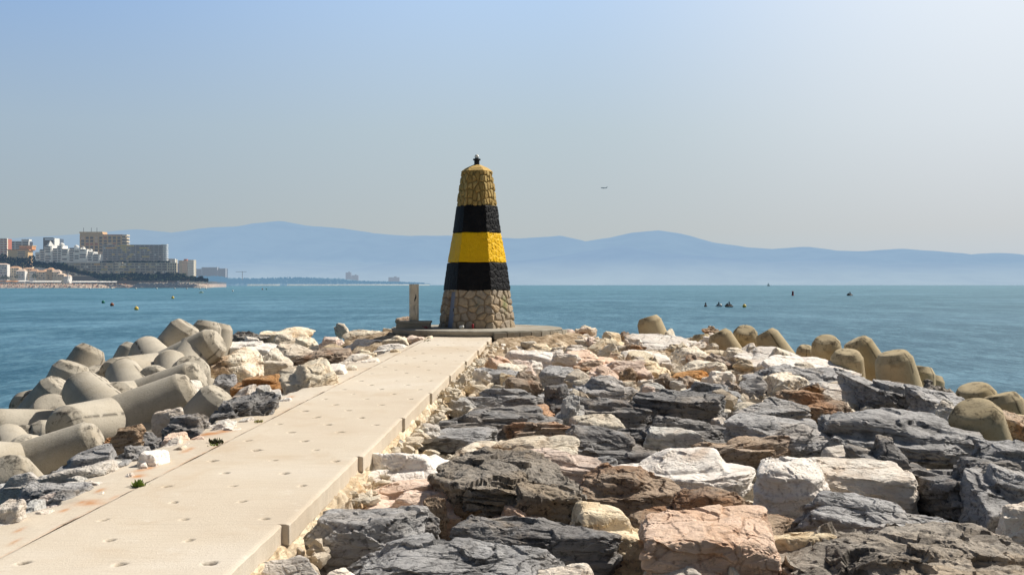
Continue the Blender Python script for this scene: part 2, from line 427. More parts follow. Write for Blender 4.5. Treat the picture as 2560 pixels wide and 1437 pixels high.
# ------------------------------------------------------------------ world, sun, camera
SUN_AZ, SUN_EL = math.radians(60), math.radians(47)      # azimuth from the view direction towards the right
sd = Vector((math.sin(SUN_AZ)*math.cos(SUN_EL), math.cos(SUN_AZ)*math.cos(SUN_EL), math.sin(SUN_EL)))
def make_world():
    w = bpy.data.worlds.new('World'); bpy.context.scene.world = w; w.use_nodes = True
    t = w.node_tree; t.nodes.clear()
    N = lambda k, **a: (lambda n: [setattr(n, x, y) for x, y in a.items()] and n or n)(t.nodes.new(k))
    out = N('ShaderNodeOutputWorld'); bg = N('ShaderNodeBackground'); bg2 = N('ShaderNodeBackground'); mx = N('ShaderNodeMixShader')
    sky = N('ShaderNodeTexSky'); sky.sky_type = 'NISHITA'; sky.sun_disc = False
    sky.sun_elevation = SUN_EL; sky.sun_rotation = SUN_AZ; sky.dust_density = 2.5; sky.air_density = 1.2
    t.links.new(sky.outputs[0], bg.inputs[0]); bg.inputs[1].default_value = .045
    tc = N('ShaderNodeTexCoord'); sx = N('ShaderNodeSeparateXYZ'); t.links.new(tc.outputs['Generated'], sx.inputs[0])
    def ramp(pts):
        r = N('ShaderNodeValToRGB'); t.links.new(zs.outputs[0], r.inputs[0]); e = r.color_ramp.elements
        while len(e) < len(pts): e.new(.5)
        for q, (p, c) in zip(e, pts): q.position = p; q.color = c
        return r.outputs[0]
    zs = N('ShaderNodeMath', operation='MULTIPLY'); t.links.new(sx.outputs[2], zs.inputs[0]); zs.inputs[1].default_value = 2.0
    # rows: sin(elevation)*2 ; the hazy band above the horizon
    L = ramp([(0, lin(160,177,187)), (.10, lin(167,179,184)), (.28, lin(164,184,201)), (.52, lin(141,176,220)), (.8, lin(110,155,215))])
    Cc = ramp([(0, lin(180,194,198)), (.10, lin(186,194,196)), (.28, lin(185,201,210)), (.52, lin(182,209,240)), (.8, lin(150,190,235))])
    Rr = ramp([(0, lin(190,202,212)), (.10, lin(204,208,210)), (.28, lin(220,227,233)), (.52, lin(235,243,252)), (.8, lin(225,238,252))])
    def mixc(f0, f1, a, b):
        mr = N('ShaderNodeMapRange', interpolation_type='SMOOTHSTEP'); t.links.new(sx.outputs[0], mr.inputs[0]); mr.inputs[1].default_value = f0; mr.inputs[2].default_value = f1
        m = N('ShaderNodeMix', data_type='RGBA'); t.links.new(mr.outputs[0], m.inputs[0]); t.links.new(a, m.inputs[6]); t.links.new(b, m.inputs[7]); return m.outputs[2]
    c = mixc(-.5, .03, L, Cc); c = mixc(.0, .46, c, Rr)
    br = N('ShaderNodeMapRange', interpolation_type='SMOOTHSTEP'); t.links.new(sx.outputs[1], br.inputs[0])     # unseen sky behind the camera dimmed to deepen shadows
    br.inputs[1].default_value = -.5; br.inputs[2].default_value = .6; br.inputs[3].default_value = .34; br.inputs[4].default_value = 1
    t.links.new(br.outputs[0], bg2.inputs[1])
    t.links.new(c, bg2.inputs[0])
    f = N('ShaderNodeMapRange', interpolation_type='SMOOTHSTEP'); t.links.new(sx.outputs[2], f.inputs[0])
    f.inputs[1].default_value = .28; f.inputs[2].default_value = .6; f.inputs[3].default_value = 0; f.inputs[4].default_value = 1
    t.links.new(f.outputs[0], mx.inputs[0]); t.links.new(bg2.outputs[0], mx.inputs[1]); t.links.new(bg.outputs[0], mx.inputs[2])
    t.links.new(mx.outputs[0], out.inputs[0])
make_world()
sl_ = bpy.data.lights.new('sun', 'SUN'); sl_.energy = 5.9; sl_.angle = math.radians(.6); sl_.color = (1, .945, .86)
so = bpy.data.objects.new('sun', sl_); C.objects.link(so); so.rotation_euler = sd.to_track_quat('Z', 'Y').to_euler()
cam = bpy.data.cameras.new('camera'); co_ = bpy.data.objects.new('camera', cam); C.objects.link(co_)
cam.sensor_width = 36; cam.lens = 36*F/2560; cam.clip_end = 120000; cam.clip_start = .1
co_.location = (0, 0, ZC); co_.rotation_euler = (math.radians(90)-math.atan(6.5/F), 0, 0)
sc = bpy.context.scene; sc.camera = co_
sc.view_settings.view_transform = 'Standard'; sc.view_settings.look = 'None'; sc.view_settings.exposure = 0

# ------------------------------------------------------------------ sea
def sea():
    s = NT('sea_water'); g = s.n('ShaderNodeNewGeometry').outputs['Position']
    sx = s.n('ShaderNodeSeparateXYZ'); s.l(g, sx.inputs[0])
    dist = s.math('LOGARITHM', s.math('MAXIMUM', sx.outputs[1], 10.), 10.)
    col = s.ramp(s.rng(dist, 1.5, 4.4), [(0, (.022,.090,.140)), (.2, (.026,.108,.155)), (.42, (.036,.145,.19)), (.60, (.048,.175,.225)), (.8, (.075,.20,.27)), (1, (.21,.34,.44))])  # distance haze put into the water colour, paler towards the horizon
    st = s.noise(s.mapping(g, (.006, .016, 1), (0, 0, .12)), 1., 6, .6, 1.4)
    streak = s.rng(st, .50, .60)
    st2 = s.noise(s.mapping(g, (.0012, .005, 1), (0, 0, -.06)), 1., 5, .55, 1.)
    streak2 = s.rng(st2, .52, .60)
    col = s.mix(s.math('MULTIPLY', streak, .45), col, (.15,.31,.42,1))
    col = s.mix(s.math('MULTIPLY', streak2, .38), col, (.15,.31,.41,1))
    for (mx, my, lo_c, hi_c, k) in ((5., 2.6, .55, .34, 0), (1.7, .75, .5, .32, 1), (.45, .16, .38, .26, 2), (.10, .03, .30, .2, 3)):
        rp = s.noise(s.mapping(g, (mx, my, 1), (0, 0, .03*k)), 1., 6, .72, .25)
        col = s.mix(s.rng(rp, .40, .50, lo_c, 0), col, (.012,.070,.115,1))
        col = s.mix(s.rng(rp, .52, .62, 0, hi_c), col, (.20,.37,.46,1))
    nb = s.bump(s.noise(s.mapping(g, (.9, .25, 1)), 1.3, 8, .7), .6, .3)
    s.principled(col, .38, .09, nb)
    bm = bmesh.new(); R = 60000
    ys = [-400, 0, 60, 200, 1000, 6000, R]; xs = [-R, -3000, -300, 0, 300, 3000, R]
    gr = [[bm.verts.new((x, y, 0)) for x in xs] for y in ys]
    for i in range(len(ys)-1):
        for j in range(len(xs)-1): bm.faces.new((gr[i][j], gr[i][j+1], gr[i+1][j+1], gr[i+1][j]))
    tag(obj('sea', bm, s.m), kind='structure')
sea()

# ------------------------------------------------------------------ mountains
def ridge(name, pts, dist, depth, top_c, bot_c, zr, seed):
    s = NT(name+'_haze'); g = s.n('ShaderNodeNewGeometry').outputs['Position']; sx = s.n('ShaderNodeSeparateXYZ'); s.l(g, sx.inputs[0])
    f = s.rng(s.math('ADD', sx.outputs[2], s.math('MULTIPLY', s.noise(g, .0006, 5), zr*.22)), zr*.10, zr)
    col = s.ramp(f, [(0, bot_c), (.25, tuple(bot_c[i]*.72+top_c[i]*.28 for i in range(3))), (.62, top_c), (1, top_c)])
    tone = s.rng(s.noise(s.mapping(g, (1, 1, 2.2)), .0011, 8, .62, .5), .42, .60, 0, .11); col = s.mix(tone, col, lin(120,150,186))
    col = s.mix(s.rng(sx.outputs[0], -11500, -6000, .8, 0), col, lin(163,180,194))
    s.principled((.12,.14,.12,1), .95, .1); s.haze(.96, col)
    xs = np.linspace(pts[0][0], pts[-1][0], 420); ys = np.interp(xs, [p[0] for p in pts], [p[1] for p in pts])
    X = (xs-1280)*dist/F; H = (HY-ys)*dist/F
    H = H*(1+.02*fbm(np.stack([X/900, X*0, X*0], 1), 4, seed))+8*fbm(np.stack([X/260, X*0, X*0+3], 1), 4, seed+4)
    nd = 26; V = []
    for k in range(nd):
        t = k/(nd-1); prof = math.sin(min(1, t*1.35)*math.pi/2)**1.15 if t < .74 else 1-(t-.74)*1.2
        yy = dist+(t-.74)*depth
        q = np.stack([X/1500, np.full_like(X, yy/1500), X*0], 1)
        z = H*prof*(1+.22*(1-abs(t-.74)/.74)*0) + (H*.30*(ridged(q, 5, seed)-.7))*(prof*(1-prof)*2.5)
        V.append(np.stack([X, np.full_like(X, yy), np.maximum(z, -5)], 1))
    V = np.concatenate(V); n = len(xs)
    Fc = [[k*n+i, k*n+i+1, (k+1)*n+i+1, (k+1)*n+i] for k in range(nd-1) for i in range(n-1)]
    tag(mesh_np(name, V, Fc, s.m), kind='structure')
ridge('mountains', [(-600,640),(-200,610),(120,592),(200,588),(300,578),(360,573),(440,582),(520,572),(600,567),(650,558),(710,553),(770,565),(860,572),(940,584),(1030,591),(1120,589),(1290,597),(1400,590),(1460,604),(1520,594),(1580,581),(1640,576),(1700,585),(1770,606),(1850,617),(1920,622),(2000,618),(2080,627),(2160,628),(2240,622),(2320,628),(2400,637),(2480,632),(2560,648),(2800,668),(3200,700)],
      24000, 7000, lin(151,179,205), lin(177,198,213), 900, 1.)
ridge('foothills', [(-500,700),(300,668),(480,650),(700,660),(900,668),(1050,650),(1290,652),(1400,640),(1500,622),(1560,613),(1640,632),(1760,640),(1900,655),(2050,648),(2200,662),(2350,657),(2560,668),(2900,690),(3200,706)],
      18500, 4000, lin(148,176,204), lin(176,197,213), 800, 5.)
def far_coast():
    s = NT('far_coast_haze'); g = s.n('ShaderNodeNewGeometry').outputs['Position']
    s.principled((.10,.13,.09,1), .95, .1); s.haze(.85, s.ramp(s.noise(g, .008, 5), [(.4, lin(122,158,186)), (.6, lin(146,176,200))]))
    xs = np.linspace(430, 1075, 700); ys = np.interp(xs, [430, 560, 600, 680, 760, 850, 900, 1000, 1075], [690, 694, 697, 696, 694, 696, 702, 704, 709])
    d = np.interp(xs, [430, 700, 1075], [3300, 5200, 8800])
    X = (xs-1280)*d/F; H = ZC+(HY-ys)*d/F
    q = np.stack([xs/7, xs*0, xs*0], 1); H = H*(1+.25*fbm(q, 4, 3)*np.clip(H/20, 0, 1))
    V = np.concatenate([np.stack([X, d, H*0-1], 1), np.stack([X, d+5, H*.55], 1), np.stack([X, d+40, H], 1), np.stack([X, d+160, H*.8], 1)]); n = len(xs)
    Fc = [[k*n+i, k*n+i+1, (k+1)*n+i+1, (k+1)*n+i] for k in range(3) for i in range(n-1)]
    tag(mesh_np('far_coast', V, Fc, s.m), kind='structure')
    # thin pale beach in front of it
    s2 = NT('far_sand_haze'); s2.principled((.5,.45,.36,1), .95, .1); s2.haze(.7, lin(182,197,205))
    V = np.concatenate([np.stack([X, d-60, X*0-.5], 1), np.stack([X, d-12, X*0+5+.4*np.sin(xs)], 1), np.stack([X, d-2, X*0+7], 1)])
    Fc = [[k*n+i, k*n+i+1, (k+1)*n+i+1, (k+1)*n+i] for k in range(2) for i in range(n-1)]
    tag(mesh_np('far_beach', V, Fc, s2.m), kind='structure')
far_coast()

# ------------------------------------------------------------------ headland and town
CD = 1450.0                       # distance of the town, metres
pxm = CD/F
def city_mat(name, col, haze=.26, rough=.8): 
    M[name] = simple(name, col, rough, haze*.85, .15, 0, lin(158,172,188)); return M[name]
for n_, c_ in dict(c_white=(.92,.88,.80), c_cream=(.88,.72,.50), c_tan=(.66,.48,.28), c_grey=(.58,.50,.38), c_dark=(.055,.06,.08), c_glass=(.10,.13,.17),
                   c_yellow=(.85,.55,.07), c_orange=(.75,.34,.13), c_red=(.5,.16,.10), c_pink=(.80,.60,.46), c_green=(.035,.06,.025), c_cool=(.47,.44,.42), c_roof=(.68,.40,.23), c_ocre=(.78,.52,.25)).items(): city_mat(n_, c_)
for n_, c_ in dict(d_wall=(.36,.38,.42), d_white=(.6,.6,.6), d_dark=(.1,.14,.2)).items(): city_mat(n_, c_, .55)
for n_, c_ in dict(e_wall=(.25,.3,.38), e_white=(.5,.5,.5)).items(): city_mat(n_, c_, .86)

def headland():
    s = NT('headland_ground'); g = s.n('ShaderNodeNewGeometry').outputs['Position']; sx = s.n('ShaderNodeSeparateXYZ'); s.l(g, sx.inputs[0])
    veg = s.ramp(s.noise(g, .06, 7, .65), [(.38, (.020,.030,.020)), (.5, (.05,.055,.025)), (.62, (.09,.06,.035)), (.74, (.17,.12,.08))])
    sand = s.ramp(s.noise(g, .25, 6, .7), [(.35, (.30,.17,.11)), (.5, (.47,.34,.23)), (.65, (.60,.50,.38))])
    col = s.mix(s.rng(sx.outputs[2], 4, 6.5), sand, veg)
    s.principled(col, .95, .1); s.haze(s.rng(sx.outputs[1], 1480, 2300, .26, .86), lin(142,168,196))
    xp = np.linspace(-120, 566, 220)
    nd = 60; V = []
    ds = np.interp(xp, [-120, 200, 330, 420, 500, 560, 640], [1330, 1345, 1400, 1430, 1460, 1800, 2400])   # waterline
    topy = np.interp(xp, [-120, 0, 80, 140, 250, 420, 440, 490, 520, 560, 640], [646, 646, 648, 657, 657, 668, 684, 694, 703, 706, 709])
    foot = np.interp(xp, [-120, 120, 180, 260, 330, 430, 470, 640], [120, 110, 100, 78, 55, 30, 14, 10])     # width of low ground before the cliff
    for k in range(nd):
        t = k/(nd-1)*330
        cl = sstep(0, 45, t-foot)
        H = ZC+(HY-topy)*(ds+foot+45)/F
        low = 1.0*sstep(0, 14, t*np.ones_like(xp))+np.clip(t/12, 0, 1)*3.4+np.clip((t-30)/80, 0, 1)*4
        z = low*(1-cl)+np.maximum(H, low)*cl
        d = ds+t*np.interp(xp, [-120, 560, 640], [1, 1, 2])
        X = (xp-1280)*d/F
        nz = fbm(np.stack([X/14, d/14, X*0], 1), 5, 2.)
        z = z+nz*2.6*cl*(1-cl*.6)-np.where(t == 0, 2, 0)
        V.append(np.stack([X, d, z], 1))
    V = np.concatenate(V); n = len(xp)
    Fc = [[k*n+i, k*n+i+1, (k+1)*n+i+1, (k+1)*n+i] for k in range(nd-1) for i in range(n-1)]
    tag(mesh_np('headland', V, Fc, s.m), kind='structure')
headland()

def bldg(name, label, x, yb, d=CD, cat='building', rz=0, group=None):
    o = empty(name, P(x, yb, d), rz); tag(o, label, cat, group); return o

def slab_block(root, w, dp, h, floors, wall, slabm, darkm, fin=None, bays=0, parapet=True, x0=0):
    """deep open balconies: dark glazed body, a pale balcony band per storey, fins between the flats"""
    box('wall', (x0, x0+w, 3, dp, -30, h), darkm, root)
    fh = h/floors
    for k in range(floors+1):
        z = k*fh
        b = bmesh.new(); add_box(b, x0-.4, x0+w+.4, 0, 2.99, z-.35, z+(.95 if k < floors else .7))
        obj('balcony', b, slabm, root)
    if bays:
        b = bmesh.new()
        for i in range(bays+1):
            xx = x0+w*i/bays; add_box(b, xx-.22, xx+.22, .6, 2.98, -.1, h-.4)
        obj('fins', b, fin or wall, root)
    box('end_wall', (x0-.6, x0-.41, .5, dp, -30, h), wall, root)

rnd = random.Random(5)
# --- tall tan hotel
hx = lambda px: px*pxm*1.03
def m(px, d=CD): return px*d/F
r = bldg('hotel', 'tall tan hotel with vertical piers and a stepped flat roof, tallest block on the headland', 199, 660, 1530)
w1 = m(57, 1530); w2 = m(114, 1530); h1 = m(77, 1530); h2 = m(72, 1530)
box('wall', (0, w1, 1.2, 20, -20, h1), M['c_tan'], r)
box('wall', (w1, w2-4.5, 1.2, 20, -20, h2), M['c_tan'], r)
box('roof_parapet', (-.5, w1-.2, .5, 19, h1+.02, h1+2), M['c_ocre'], r)
box('roof_parapet', (w1+.1, w2-4, .5, 19, h2+.02, h2+1), M['c_red'], r)
for i in range(9):
    for k in range(9):
        xx = 2+i*(w2-7)/9; zz = h2-5.2-k*4.4
        o = box('window', (xx, xx+4.1, .9, 1.19, zz, zz+2.9), M[rnd.choice(['c_dark', 'c_dark', 'c_glass', 'c_red', 'c_pink'])], r)
b = bmesh.new()
for i in range(10):
    xx = .1+i*(w2-6.5)/9; add_box(b, xx, xx+1.4, .2, 1.18, -20, h2-.5)
obj('piers', b, M['c_ocre'], r)
for k in range(10): box('balcony', (w2-4.4, w2+2.5, -.5, 12, h2-1-k*4.4, h2+.8-k*4.4), M['c_cream'], r)
box('end_wall', (w2-4.45, w2, .5, 15, -20, h2-2), M['c_dark'], r)
for xx in (3, 14, 22): box('antenna', (xx, xx+.5, 6, 6.5, h1+2.02, h1+8), M['c_dark'], r)
# --- long slab block
r = bldg('apartment_block', 'long grey slab block of balconies with scattered yellow awnings and a white rounded end', 257, 661, 1450)
W_, H_ = m(150, 1450), m(48, 1450)
slab_block(r, W_, 16, H_, 9, M['c_cool'], M['c_cool'], M['c_dark'], M['c_cool'], 13)
for k in range(10):
    b = bmesh.new(); lathe(b, [(4.6, k*H_/9-.4), (4.7, k*H_/9+1.1)], 16, W_+1, 5); obj('rounded_balcony', b, M['c_white'], r)
for i in range(22):
    k = rnd.randrange(2, 9); xx = rnd.uniform(2, W_-10); ln = rnd.choice([3, 5, 8, 11]) if k > 6 else rnd.choice([2.5, 4, 6])
    o = box('awning', (xx, xx+ln, -.6, -.02, k*H_/9+1.3, k*H_/9+2.7), M[rnd.choice(['c_yellow', 'c_yellow', 'c_ocre'])], r)
for i in range(70):
    k = rnd.randrange(0, 9); xx = W_*(rnd.randrange(26)+.14)/26
    box('curtain', (xx, xx+W_/26*.7, 2.4, 2.6, k*H_/9+1.0, (k+1)*H_/9-.4), M[rnd.choice(['c_white', 'c_pink', 'c_glass', 'c_glass', 'c_dark'])], r)
# --- lower slab
r = bldg('apartment_block', 'low long terraced block with yellow awnings below the slab block on the wooded cliff', 145, 690, 1425)
W_, H_ = m(272, 1425), m(32, 1425)
slab_block(r, W_, 14, H_, 5, M['c_grey'], M['c_grey'], M['c_dark'], M['c_grey'], 20)
for i in range(30):
    k = rnd.randrange(1, 5); xx = rnd.uniform(2, W_-12); ln = rnd.choice([3, 5, 8])
    box('awning', (xx, xx+ln, -.6, -.02, k*H_/5+1.2, k*H_/5+2.5), M[rnd.choice(['c_yellow', 'c_ocre', 'c_yellow', 'c_cream'])], r)
for i in range(70):
    k = rnd.randrange(0, 5); xx = W_*(rnd.randrange(40)+.14)/40
    box('curtain', (xx, xx+W_/40*.7, 2.4, 2.6, k*H_/5+1.0, (k+1)*H_/5-.4), M[rnd.choice(['c_white', 'c_cream', 'c_glass', 'c_glass', 'c_dark'])], r)
for k in range(6): box('cream_balcony', (W_*.53, W_*.60, -2.2, -.62, k*H_/5-.3, k*H_/5+1.3), M['c_cream'], r)
# --- cream end block
r = bldg('apartment_block', 'cream block with deep balconies at the right end of the low terraced block', 418, 684, 1420)
slab_block(r, m(23, 1420), 12, m(26, 1420), 4, M['c_cream'], M['c_cream'], M['c_dark'], M['c_cream'], 4)
r = bldg('apartment_tower', 'small stepped white tower peeping over the end of the slab block', 417, 668, 1480)
slab_block(r, m(20, 1480), 12, m(20, 1480), 4, M['c_pink'], M['c_white'], M['c_grey'], M['c_white'], 2)
# --- twin tower
r = bldg('apartment_tower', 'pinkish and white twin volume tower standing alone right of the long blocks', 446, 694, 1500)
h_ = m(43, 1500)
box('wall', (0, m(9, 1500), 0, 14, -10, h_), M['c_grey'], r)
for q, (a, b_, mt) in enumerate(((9, 22, 'c_pink'), (23, 37, 'c_white'))):
    box('wall', (m(a, 1500)+.02, m(b_, 1500), 2, 14, -10, h_+(0 if q == 0 else .8)), M['c_grey'], r)
    for k in range(10): box('balcony', (m(a, 1500)+.03, m(b_, 1500)+(1 if q else 0), 0, 1.98, k*h_/10, k*h_/10+1.7), M[mt], r)
box('roof_hut', (m(12, 1500), m(19, 1500), 3, 9, h_+.02+.0, h_+2), M['c_red'], r)
# --- farther hotel
for (x, w, y0, lb) in ((486, 17, 672, 'low blue grey hotel wing beside the twin tower, leftmost of the far hotel row'), (506, 35, 668, 'wide blue grey hotel with gridded front in the middle of the far hotel row'), (546, 16, 671, 'pale banded hotel at the right end of the far hotel row')):
    r = bldg('far_hotel', lb, x, 694, 2300, group=None)
    w_, h_ = m(w, 2300), m(694-y0, 2300)
    box('wall', (0, w_, 2, 25, -12, h_), M['d_dark'], r)
    for k in range(8): box('balcony', (-.5, w_+.5, 0, 1.98, k*h_/8+.2, k*h_/8+1.2), M['d_wall'], r)
    b = bmesh.new()
    for i in range(max(3, int(w/2.6))+1): add_box(b, i*w_/max(3, int(w/2.6))-.5, i*w_/max(3, int(w/2.6))+.5, -.4, -.02, 0, h_)
    obj('fins', b, M['d_wall'], r)
    box('stair_tower', (w_+.6, w_+(2.6 if x == 486 else 1.4), 0, 10, -12, h_+(3 if x == 486 else .5)), M['d_white' if x == 486 else 'd_wall'], r)
# --- white terraced complex with domes
r = bldg('terraced_complex', 'white stepped holiday complex with small domes and dark balconies left of the tall hotel', 86, 656, 1440)
steps = [(0, 16, 26), (12, 30, 33), (26, 44, 41), (42, 58, 36), (56, 70, 42), (68, 86, 34), (84, 100, 37), (98, 116, 36), (112, 132, 33), (130, 146, 27), (144, 164, 20)]
for i, (a, b_, h) in enumerate(steps):
    w0, w1, hh = m(a, 1440), m(b_, 1440), m(h, 1440); off = -(i % 3)*1.8
    box('wall', (w0, w1-.05, 3+off, 18, -14, hh), M['c_white'], r)
    fl = int(hh/3.1)
    for k in range(fl):
        z = hh-3.1*(k+1)
        if rnd.random() < .86: box('balcony_opening', (w0+1.0, w1-1.2-rnd.random()*2, 2.75+off, 2.98+off, z+.9, z+2.5), M['c_dark'], r)
        box('parapet', (w0+.3, w1-.4, 1.4+off-rnd.random()*1.2, 2.73+off, z-.2, z+.85), M['c_white'], r)
for px_, h, rr in ((70-6, 43, 3.6), (101, 38, 3.4), (118, 35, 2.4), (137, 29, 2.6)):
    b = bmesh.new(); rad = rr
    lathe(b, [(rad*math.cos(t), m(h, 1440)+rad*math.sin(t)*.95) for t in (0, .35, .7, 1.05, 1.4)], 16, m(px_, 1440), 6); obj('dome', b, M['c_white'], r, True)
b = bmesh.new(); lathe(b, [(6, 0), (.4, 7)], 4, m(35, 1440), 6)
o = obj('pyramid_roof', b, M['c_white'], r); o.location = (0, 0, m(41, 1440))
# --- dark office tower with glass wing
r = bldg('office_tower', 'dark tower with a white core standing behind the white stepped complex', 108, 640, 1620)
hh = m(46, 1620)
box('wall', (0, m(25, 1620), 2, 18, -10, hh-3), M['c_dark'], r)
b = bmesh.new(); add_box(b, 0, 1.6, 0, 1.98, -10, hh); add_box(b, 1.62, m(25, 1620), 0, 1.98, hh-2, hh); obj('frame', b, M['c_dark'], r)
box('core', (m(25, 1620)+.05, m(28.5, 1620), 0, 18, -10, hh-1), M['c_white'], r)
b = bmesh.new()
for k in range(5): add_box(b, 2, m(24, 1620), 1.5, 1.98, hh-8-k*3.6, hh-7.6-k*3.6)
obj('floor_bands', b, M['c_glass'], r)
r = bldg('office_block', 'pale blue glass office block right of the dark tower', 137, 640, 1640)
box('wall', (0, m(12, 1640), 0, 15, -10, m(43, 1640)), M['c_glass'], r)
for k in range(8): box('floor_band', (-.2, m(12, 1640)+.2, -.4, -.02, m(43, 1640)-1-k*3.4, m(43, 1640)-.3-k*3.4), M['d_wall'], r)
# --- blocks on the far left
r = bldg('apartment_block', 'white balcony block cut by the left edge of the picture', -30, 645, 1480)
slab_block(r, m(47, 1480), 15, m(48, 1480), 8, M['c_cream'], M['c_white'], M['c_red'], M['c_cream'], 5)
r = bldg('apartment_block', 'long white block with dark window bands behind the terracotta roofed building', 19, 632, 1600)
slab_block(r, m(52, 1600), 15, m(28, 1600), 5, M['c_white'], M['c_white'], M['c_dark'], M['c_white'], 3)
box('roof_hut', (m(34, 1600), m(53, 1600), 1, 10, m(28, 1600)+.75, m(34, 1600)), M['c_white'], r)
r = bldg('town_house', 'tan building with wide terracotta roof left of the white stepped complex', 19, 646, 1450)
box('wall', (0, m(50, 1450), 1, 16, -8, m(20, 1450)), M['c_ocre'], r)
box('roof', (-1, m(54, 1450), -.5, 17, m(20, 1450)+.02, m(22.5, 1450)), M['c_orange'], r)
box('wall', (m(24, 1450), m(56, 1450), 6, 18, m(22.5, 1450)+.02, m(31, 1450)), M['c_orange'], r)
box('roof', (m(23, 1450), m(57, 1450), 5, 19, m(31, 1450)+.02, m(33, 1450)), M['c_tan'], r)
for k in range(4): box('balcony', (m(24, 1450), m(44, 1450), -1, .98, 2+k*2.4, 2.7+k*2.4), M['c_cream'], r)
for k in range(3): box('window', (m(25, 1450), m(43, 1450), .7, .97, 3+k*2.4, 4.2+k*2.4), M['c_dark'], r)
# --- little houses of the fishing quarter
hz = [(-12,703,30,42,'c_white'),(22,700,26,30,'c_cream'),(40,702,22,24,'c_white'),(58,698,24,26,'c_cream'),(27,690,14,25,'c_pink'),(74,700,20,22,'c_white'),(52,685,28,24,'c_orange'),(90,702,24,22,'c_cream'),
      (86,690,22,22,'c_pink'),(108,700,16,24,'c_white'),(96,684,24,16,'c_pink'),(117,702,14,28,'c_tan'),(128,702,22,22,'c_cream'),(122,688,24,16,'c_pink'),(142,703,18,17,'c_cream'),(146,694,14,12,'c_white'),(156,703,14,12,'c_white'),(74,682,18,14,'c_cream'),(28,675,18,8,'c_white'),(6,690,16,26,'c_cream'),(166,703,8,12,'c_white')]
desc = {'c_white': 'white', 'c_cream': 'cream', 'c_pink': 'pinkish', 'c_orange': 'orange roofed', 'c_tan': 'tan'}
for i, (x, yb, w, h, mt) in enumerate(hz):
    d = 1400+(703-yb)*4.0
    r = bldg('house', 'small %s waterfront house %s' % (desc[mt], 'number' and ['cut by the left edge', 'right of the dark round tree', 'beside the long white awning', 'behind the second beach tree', 'peeping behind the front row', 'between two taller cream houses', 'with the broad terracotta roof', 'in the middle of the front row', 'behind the middle of the front row', 'with a narrow tall front', 'on the upper row below the dark trees', 'with a dark side wall in shade', 'right of the house with the dark side wall', 'high on the right of the upper row', 'near the right end of the front row', 'behind the right end of the front row', 'last but one on the right', 'left on the upper row', 'topmost on the left below the trees', 'behind the dark round tree', 'last on the right by the white sail tent'][i]), x, yb, d, 'house')
    w_, h_ = m(w, d), m(h, d)
    box('wall', (0, w_, 0, 8, -5, h_), M['c_cream' if mt == 'c_orange' else mt], r)
    b = bmesh.new(); rh = 1.2+rnd.random()*2.2
    vs = [b.verts.new(p) for p in ((-.3,-.4,h_+.01),(w_+.3,-.4,h_+.01),(w_+.3,8.3,h_+.01),(-.3,8.3,h_+.01),(w_*.25,4,h_+rh),(w_*.75,4,h_+rh))]
    for f in ((0,1,5,4),(1,2,5),(2,3,4,5),(3,0,4),(0,3,2,1)): b.faces.new([vs[q] for q in f])
    obj('roof', b, M['c_roof' if (i % 2 or mt == 'c_orange') else 'c_pink'], r)
    for k in range(int(h_/3.2)):
        for j in range(max(2, int(w_/3))):
            xx = 1+j*(w_-2)/max(2, int(w_/3))+rnd.random()*.5; box('window', (xx, xx+1.1+rnd.random(), -.25, -.01, h_-2.4-k*3.1, h_-.9-k*3.1), M[rnd.choice(['c_dark', 'c_grey', 'c_tan', 'c_dark'])], r)
r = bldg('tent', 'white pointed sail tent at the right end of the waterfront houses', 170, 704, 1395, 'tent')
b = bmesh.new(); lathe(b, [(3.0, 0), (1.4, 4), (.15, 11)], 8); obj('canopy', b, M['c_white'], r)

# leaf-clump trees
def clump_tree(name, label, x, yb, d, wpx, hpx, mat, seed, group=None, trunk=True):
    r = empty(name, P(x, yb, d)); tag(r, label, 'tree', group)
    R = random.Random(seed); w, h = m(wpx, d), m(hpx, d)
    b = bmesh.new()
    for i in range(260):
        a, e = R.uniform(0, 6.28), R.uniform(-.5, 1.); rr = R.uniform(.55, 1)
        c = Vector((math.cos(a)*math.sqrt(max(0, 1-e*e))*w/2*rr, math.sin(a)*math.sqrt(max(0, 1-e*e))*w/2*rr, h*.58+e*h*.42*rr)); s_ = w*R.uniform(.05, .11)
        ax = [Vector((R.gauss(0, 1), R.gauss(0, 1), R.gauss(0, 1))).normalized()*s_ for _ in range(2)]
        b.faces.new([b.verts.new(c+ax[0]), b.verts.new(c+ax[1]), b.verts.new(c-ax[0]), b.verts.new(c-ax[1])])
    obj('crown', b, mat, r)
    b = bmesh.new(); lathe(b, [(w*.06, -2), (w*.035, h*.6)], 8); obj('trunk', b, M['c_tan'], r)
clump_tree('tree', 'dark green round tree on the beach at the left edge', 12, 702, 1385, 22, 12, M['c_green'], 1)
clump_tree('tree', 'small umbrella shaped tree among the waterfront houses', 42, 702, 1388, 9, 16, M['c_green'], 2)
clump_tree('tree', 'taller brownish tree in front of the waterfront houses', 86, 703, 1388, 12, 20, M['c_green'], 3)
